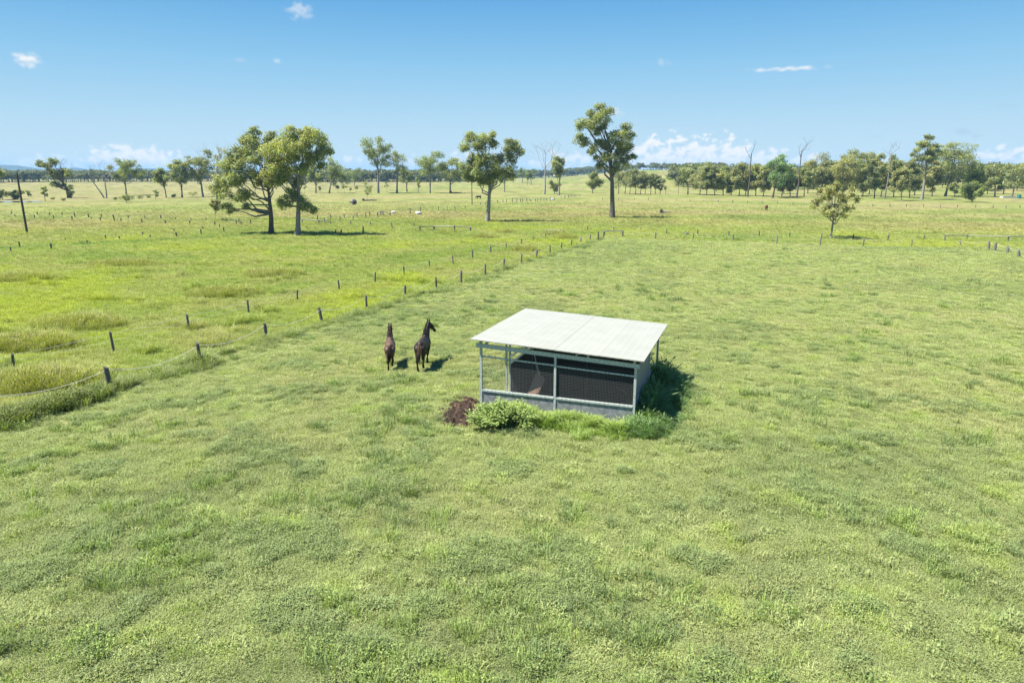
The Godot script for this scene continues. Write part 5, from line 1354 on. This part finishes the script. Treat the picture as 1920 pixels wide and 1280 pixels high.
# ---------------------------------------------------------------- grass
func tuft(seed_: int, blades: int, spread: float, h0: float, h1: float, wid: float, splay: float, dry: float, seedhead := 0.0, flat := 0, flat_size := 0.05, flat_h := 0.07) -> ArrayMesh:
	var r := RandomNumberGenerator.new()
	r.seed = seed_
	var st := Shape.new()
	for k in blades:
		var a := r.randf() * TAU
		var q := sqrt(r.randf()) * spread
		var b := Vector3(cos(a) * q, -0.01, sin(a) * q)
		var az := a + r.randfn() * 0.9
		var out := Vector3(cos(az), 0, sin(az))
		var side := Vector3(-out.z, 0, out.x)
		var h := r.randf_range(h0, h1)
		var lean := splay * r.randf_range(0.3, 1.3)
		var m := b + Vector3(0, h * 0.62, 0) + out * h * lean * 0.4
		var e := b + Vector3(0, h * (1.0 - 0.25 * minf(lean, 1.4)), 0) + out * h * lean
		var w := wid * r.randf_range(0.7, 1.3)
		var g := r.randf_range(0.6, 1.4)
		var col := Color(g, g, g)
		if r.randf() < dry: col = Color(g * 1.5, g * 1.15, g * 1.5)
		var n1 := (side.cross(m - b).normalized())
		if n1.y < 0.0: n1 = -n1
		var n2 := (side.cross(e - m).normalized())
		if n2.y < 0.0: n2 = -n2
		var na := (n1 + Vector3(0, 0.5, 0)).normalized()
		var nb := (n2 + Vector3(0, 0.5, 0)).normalized()
		var tip := col
		st.tri(b - side * w * 0.35, b + side * w * 0.35, m + side * w * 0.5, na, na, na, col, col, col)
		st.tri(b - side * w * 0.35, m + side * w * 0.5, m - side * w * 0.5, na, na, na, col, col, col)
		st.tri(m - side * w * 0.5, m + side * w * 0.5, e, nb, nb, nb, col, col, tip)
		if r.randf() < seedhead:
			var c := Color(1.85, 1.05, 3.3) * r.randf_range(0.75, 1.2)
			st.leaf(e - (e - m) * 0.4, (e - m).normalized(), side, h * 0.34, w * 2.6, nb, c)
	# small broad leaves lying nearly flat
	for k in flat:
		var a := r.randf() * TAU
		var q := sqrt(r.randf()) * spread * 1.1
		var d := Vector3(r.randfn(), r.randfn() * 0.45, r.randfn()).normalized()
		var nn := Vector3(r.randfn() * 0.35, 1.0, r.randfn() * 0.35).normalized()
		var side := d.cross(nn).normalized()
		nn = side.cross(d).normalized()
		if nn.y < 0.0: nn = -nn
		var g := r.randf_range(0.5, 1.5)
		var warm := r.randf_range(0.85, 1.2)
		st.leaf(Vector3(cos(a) * q, r.randf_range(0.01, flat_h), sin(a) * q), d, side, flat_size * r.randf_range(0.7, 1.4), flat_size * 0.6 * r.randf_range(0.7, 1.3), nn, Color(g * warm, g, g * (2.0 - warm)))
	return st.mesh(grass_m)

func make_grass() -> void:
	var r := RandomNumberGenerator.new()
	r.seed = 2024
	# short cropped turf; low leafy weeds; taller meadow grass; seeding grass
	var turf := []
	for k in 3: turf.append(tuft(10 + k, 34, 0.18, 0.03, 0.12, 0.009, 1.0, 0.22, 0.0, 30, 0.032, 0.06))
	var weed := []
	for k in 3: weed.append(tuft(20 + k, 26, 0.15, 0.07, 0.24, 0.012, 0.9, 0.08, 0.0, 54, 0.04, 0.18))
	var meadow := []
	for k in 3: meadow.append(tuft(30 + k, 34, 0.24, 0.12, 0.30, 0.013, 0.7, 0.15, 0.06))
	var seeding := []
	for k in 3: seeding.append(tuft(40 + k, 40, 0.26, 0.35, 0.80, 0.012, 0.5, 0.08, 0.75))
	var lists := {}
	for nm in ["turf", "weed", "meadow", "seeding"]: lists[nm] = [[], [], []]
	var dung := Vector2(-1.95, -26.45)
	for k in 520000:
		var rad := 9.0 * pow(290.0 / 9.0, pow(r.randf(), 0.9))
		var an := r.randf_range(-0.97, 0.97)
		var x := sin(an) * rad
		var z := -cos(an) * rad
		# nothing grows under the shelter's roof or on the dirt
		var lx := (x + 1.273) * 0.942 + (z + 27.099) * 0.335
		var lb := (x + 1.273) * 0.335 - (z + 27.099) * 0.942
		if lx > -0.1 and lx < 6.4 and lb > -0.05 and lb < 6.2: continue
		if pow((x - dung.x + (z - dung.y) * 0.12) / 0.8, 2) + pow((z - dung.y) / 1.75, 2) < 0.75 + 0.8 * fine.get_noise_2d(x * 3.0, z * 3.0): continue
		var o := outside(x, z)
		if o > 0.3 and r.randf() < smoothstep(90.0, 280.0, rad): continue
		var far := smoothstep(25.0, 130.0, rad)
		var c := land(x, z)
		var nm := "turf"
		var s := r.randf_range(0.6, 1.45) * lerpf(0.9, 1.7, far) * (1.0 + 0.4 * fine.get_noise_2d(x * 1.3, z * 1.3))
		var clump := mid.get_noise_2d(x * 2.0 + 50.0, z * 2.0) + fine.get_noise_2d(x * 1.2, z * 1.2) * 0.45
		if o > 0.3:
			nm = "meadow"
			s = r.randf_range(0.7, 1.25) * lerpf(0.75, 1.05, far)
			if rad > 60.0 and beyond_rope(x, z) < 0.5: s *= 0.8
			var md := mound_at(x, z)
			if md > 0.12 and r.randf() < md * 1.3:
				nm = "seeding"
				s = r.randf_range(0.75, 1.15)
				c = c.lerp(lin(0.25, 0.28, 0.075), 0.6)
				s *= 0.5 + 0.55 * md
			elif fine.get_noise_2d(x * 0.4 + 9.0, z * 0.4) > 0.38 and r.randf() < 0.5:
				nm = "seeding"
				s = r.randf_range(0.5, 0.85)
		elif o > -0.5 + fine.get_noise_2d(x * 0.5, z * 0.5) * 1.6 and beyond_far(x, z) < -1.0:
			# the rough strip under the rope
			nm = ["weed", "meadow", "seeding"][r.randi() % 3]
			s = r.randf_range(0.7, 1.3) * (1.0 + clump) * (0.5 if nm == "seeding" else 1.1)
			c = c.lerp(lin(0.20, 0.26, 0.11), 0.6)
		elif clump > 0.3 and r.randf() < 0.45:
			nm = "weed"
			s = r.randf_range(0.55, 1.2)
			c = c.lerp(lin(0.22, 0.30, 0.13), 0.6)
		elif r.randf() < 0.012:
			nm = "weed"
			s = r.randf_range(0.7, 1.5)
		elif r.randf() < 0.006:
			nm = "meadow"
			s = r.randf_range(0.6, 1.0)
			c = c.lerp(lin(0.25, 0.37, 0.05), 0.5)
		var g := r.randf_range(0.8, 1.2)
		var b := Basis(Vector3.UP, r.randf() * TAU).scaled(Vector3(s, s * r.randf_range(0.8, 1.2), s))
		lists[nm][k % 3].append([Transform3D(b, Vector3(x, ground_y(x, z) + fine.get_noise_2d(x, z) * 0.03 - 0.02, z)), c * g])
	# taller weed plants standing singly and in loose colonies all over the paddock
	for k in 1500:
		var rad := 10.0 * pow(9.5, r.randf())
		var an := r.randf_range(-0.97, 0.97)
		var x := sin(an) * rad
		var z := -cos(an) * rad
		if outside(x, z) > -0.5: continue
		var lx := (x + 1.273) * 0.942 + (z + 27.099) * 0.335
		var lb := (x + 1.273) * 0.335 - (z + 27.099) * 0.942
		if lx > -0.3 and lx < 6.6 and lb > -0.3 and lb < 6.4: continue
		if mid.get_noise_2d(x * 0.9 + 200.0, z * 0.9) < 0.02: continue
		var dark := r.randf()
		for q in r.randi_range(2, 9):
			var px := x + r.randfn() * 0.32
			var pz := z + r.randfn() * 0.28
			var s := r.randf_range(0.7, 1.5)
			var g := r.randf_range(0.8, 1.2)
			var col := lin(0.17, 0.235, 0.105).lerp(lin(0.30, 0.40, 0.12), dark) * g
			var nm: String = "weed" if q % 3 else "meadow"
			lists[nm][q % 3].append([Transform3D(Basis(Vector3.UP, r.randf() * TAU).scaled(Vector3(s * 0.9, s * r.randf_range(0.9, 1.7), s * 0.9)), Vector3(px, -0.01, pz)), col])
	# rank grass along the shelter's front wall and the dark growth in its lee
	var lush := []
	for k in 3: lush.append(tuft(50 + k, 44, 0.20, 0.18, 0.50, 0.016, 0.75, 0.06, 0.05))
	var lists2 := [[], [], []]
	for k in 2000:
		var a := r.randf_range(0.9, 6.9)
		var b := -absf(r.randfn()) * 0.6 - 0.2
		if a > 6.45: b = r.randf_range(-1.2, 0.0)
		var x := -1.273 + a * 0.942 + b * 0.335
		var z := -27.099 + a * 0.335 - b * 0.942
		var s := r.randf_range(0.35, 0.85) * (1.0 + 1.1 * fine.get_noise_2d(x * 1.6, z * 1.6))
		var g := r.randf_range(0.8, 1.2)
		lists2[k % 3].append([Transform3D(Basis(Vector3.UP, r.randf() * TAU).scaled(Vector3(s, s, s)), Vector3(x, 0, z)), lin(0.26 * g, 0.37 * g, 0.10 * g)])
	for k in 1900:
		var a := WIDE + 0.12 + absf(r.randfn()) * 0.85
		var b := r.randf_range(-0.9, 5.9) + r.randfn() * 0.25
		if a > WIDE + 2.0: continue
		var x := -1.273 + a * 0.942 + b * 0.335
		var z := -27.099 + a * 0.335 - b * 0.942
		var s := r.randf_range(0.9, 2.0) * clampf(1.2 - (a - WIDE) * 0.55, 0.2, 1.1) * (1.0 + 0.6 * fine.get_noise_2d(x * 1.5, z * 1.5)) * (0.7 if b < 0.0 else 1.0)
		var g := r.randf_range(0.8, 1.2)
		lists2[k % 3].append([Transform3D(Basis(Vector3.UP, r.randf() * TAU).scaled(Vector3(s, s, s)), Vector3(x, 0, z)), lin(0.19 * g, 0.31 * g, 0.115 * g)])
		if k % 2 == 0:
			lists["weed"][k % 3].append([Transform3D(Basis(Vector3.UP, r.randf() * TAU).scaled(Vector3(s, s * 2.6, s)), Vector3(x, 0, z)), lin(0.18 * g, 0.29 * g, 0.115 * g)])
	# rank weeds leaning over the rope near the left edge
	var w0 := Vector3(-20.50, 0.0, -24.15)
	var w1 := Vector3(-18.19, 0.0, -28.60)
	for k in 900:
		var p: Vector3 = w0.lerp(w1, r.randf()) + Vector3(r.randfn() * 0.35, 0, r.randfn() * 0.35)
		var s := r.randf_range(0.6, 1.5)
		var g := r.randf_range(0.75, 1.25)
		var tr := Transform3D(Basis(Vector3.UP, r.randf() * TAU).scaled(Vector3(s, s, s)), p)
		if k % 3: lists["weed"][k % 3].append([tr.scaled_local(Vector3(1.1, 2.2, 1.1)), lin(0.20 * g, 0.25 * g, 0.09 * g)])
		else: lists2[k % 3].append([tr, lin(0.22 * g, 0.27 * g, 0.09 * g)])
	var names := {"turf": ["pasture_turf", "short cropped turf of the paddock", turf], "weed": ["pasture_weeds", "darker leafy weeds growing in the turf", weed], "meadow": ["meadow_grass", "taller yellow-green meadow grass outside the paddock", meadow], "seeding": ["seeding_grass", "pale seeding grass in mounds beyond the rope fence", seeding]}
	for nm in names:
		for k in 3:
			if lists[nm][k].size():
				tag(scatter(names[nm][0], names[nm][2][k], lists[nm][k]), names[nm][1], "", "", "stuff")
	for k in 3:
		tag(scatter("rank_grass", lush[k], lists2[k]), "rank green grass growing round the shelter's walls", "", "", "stuff")
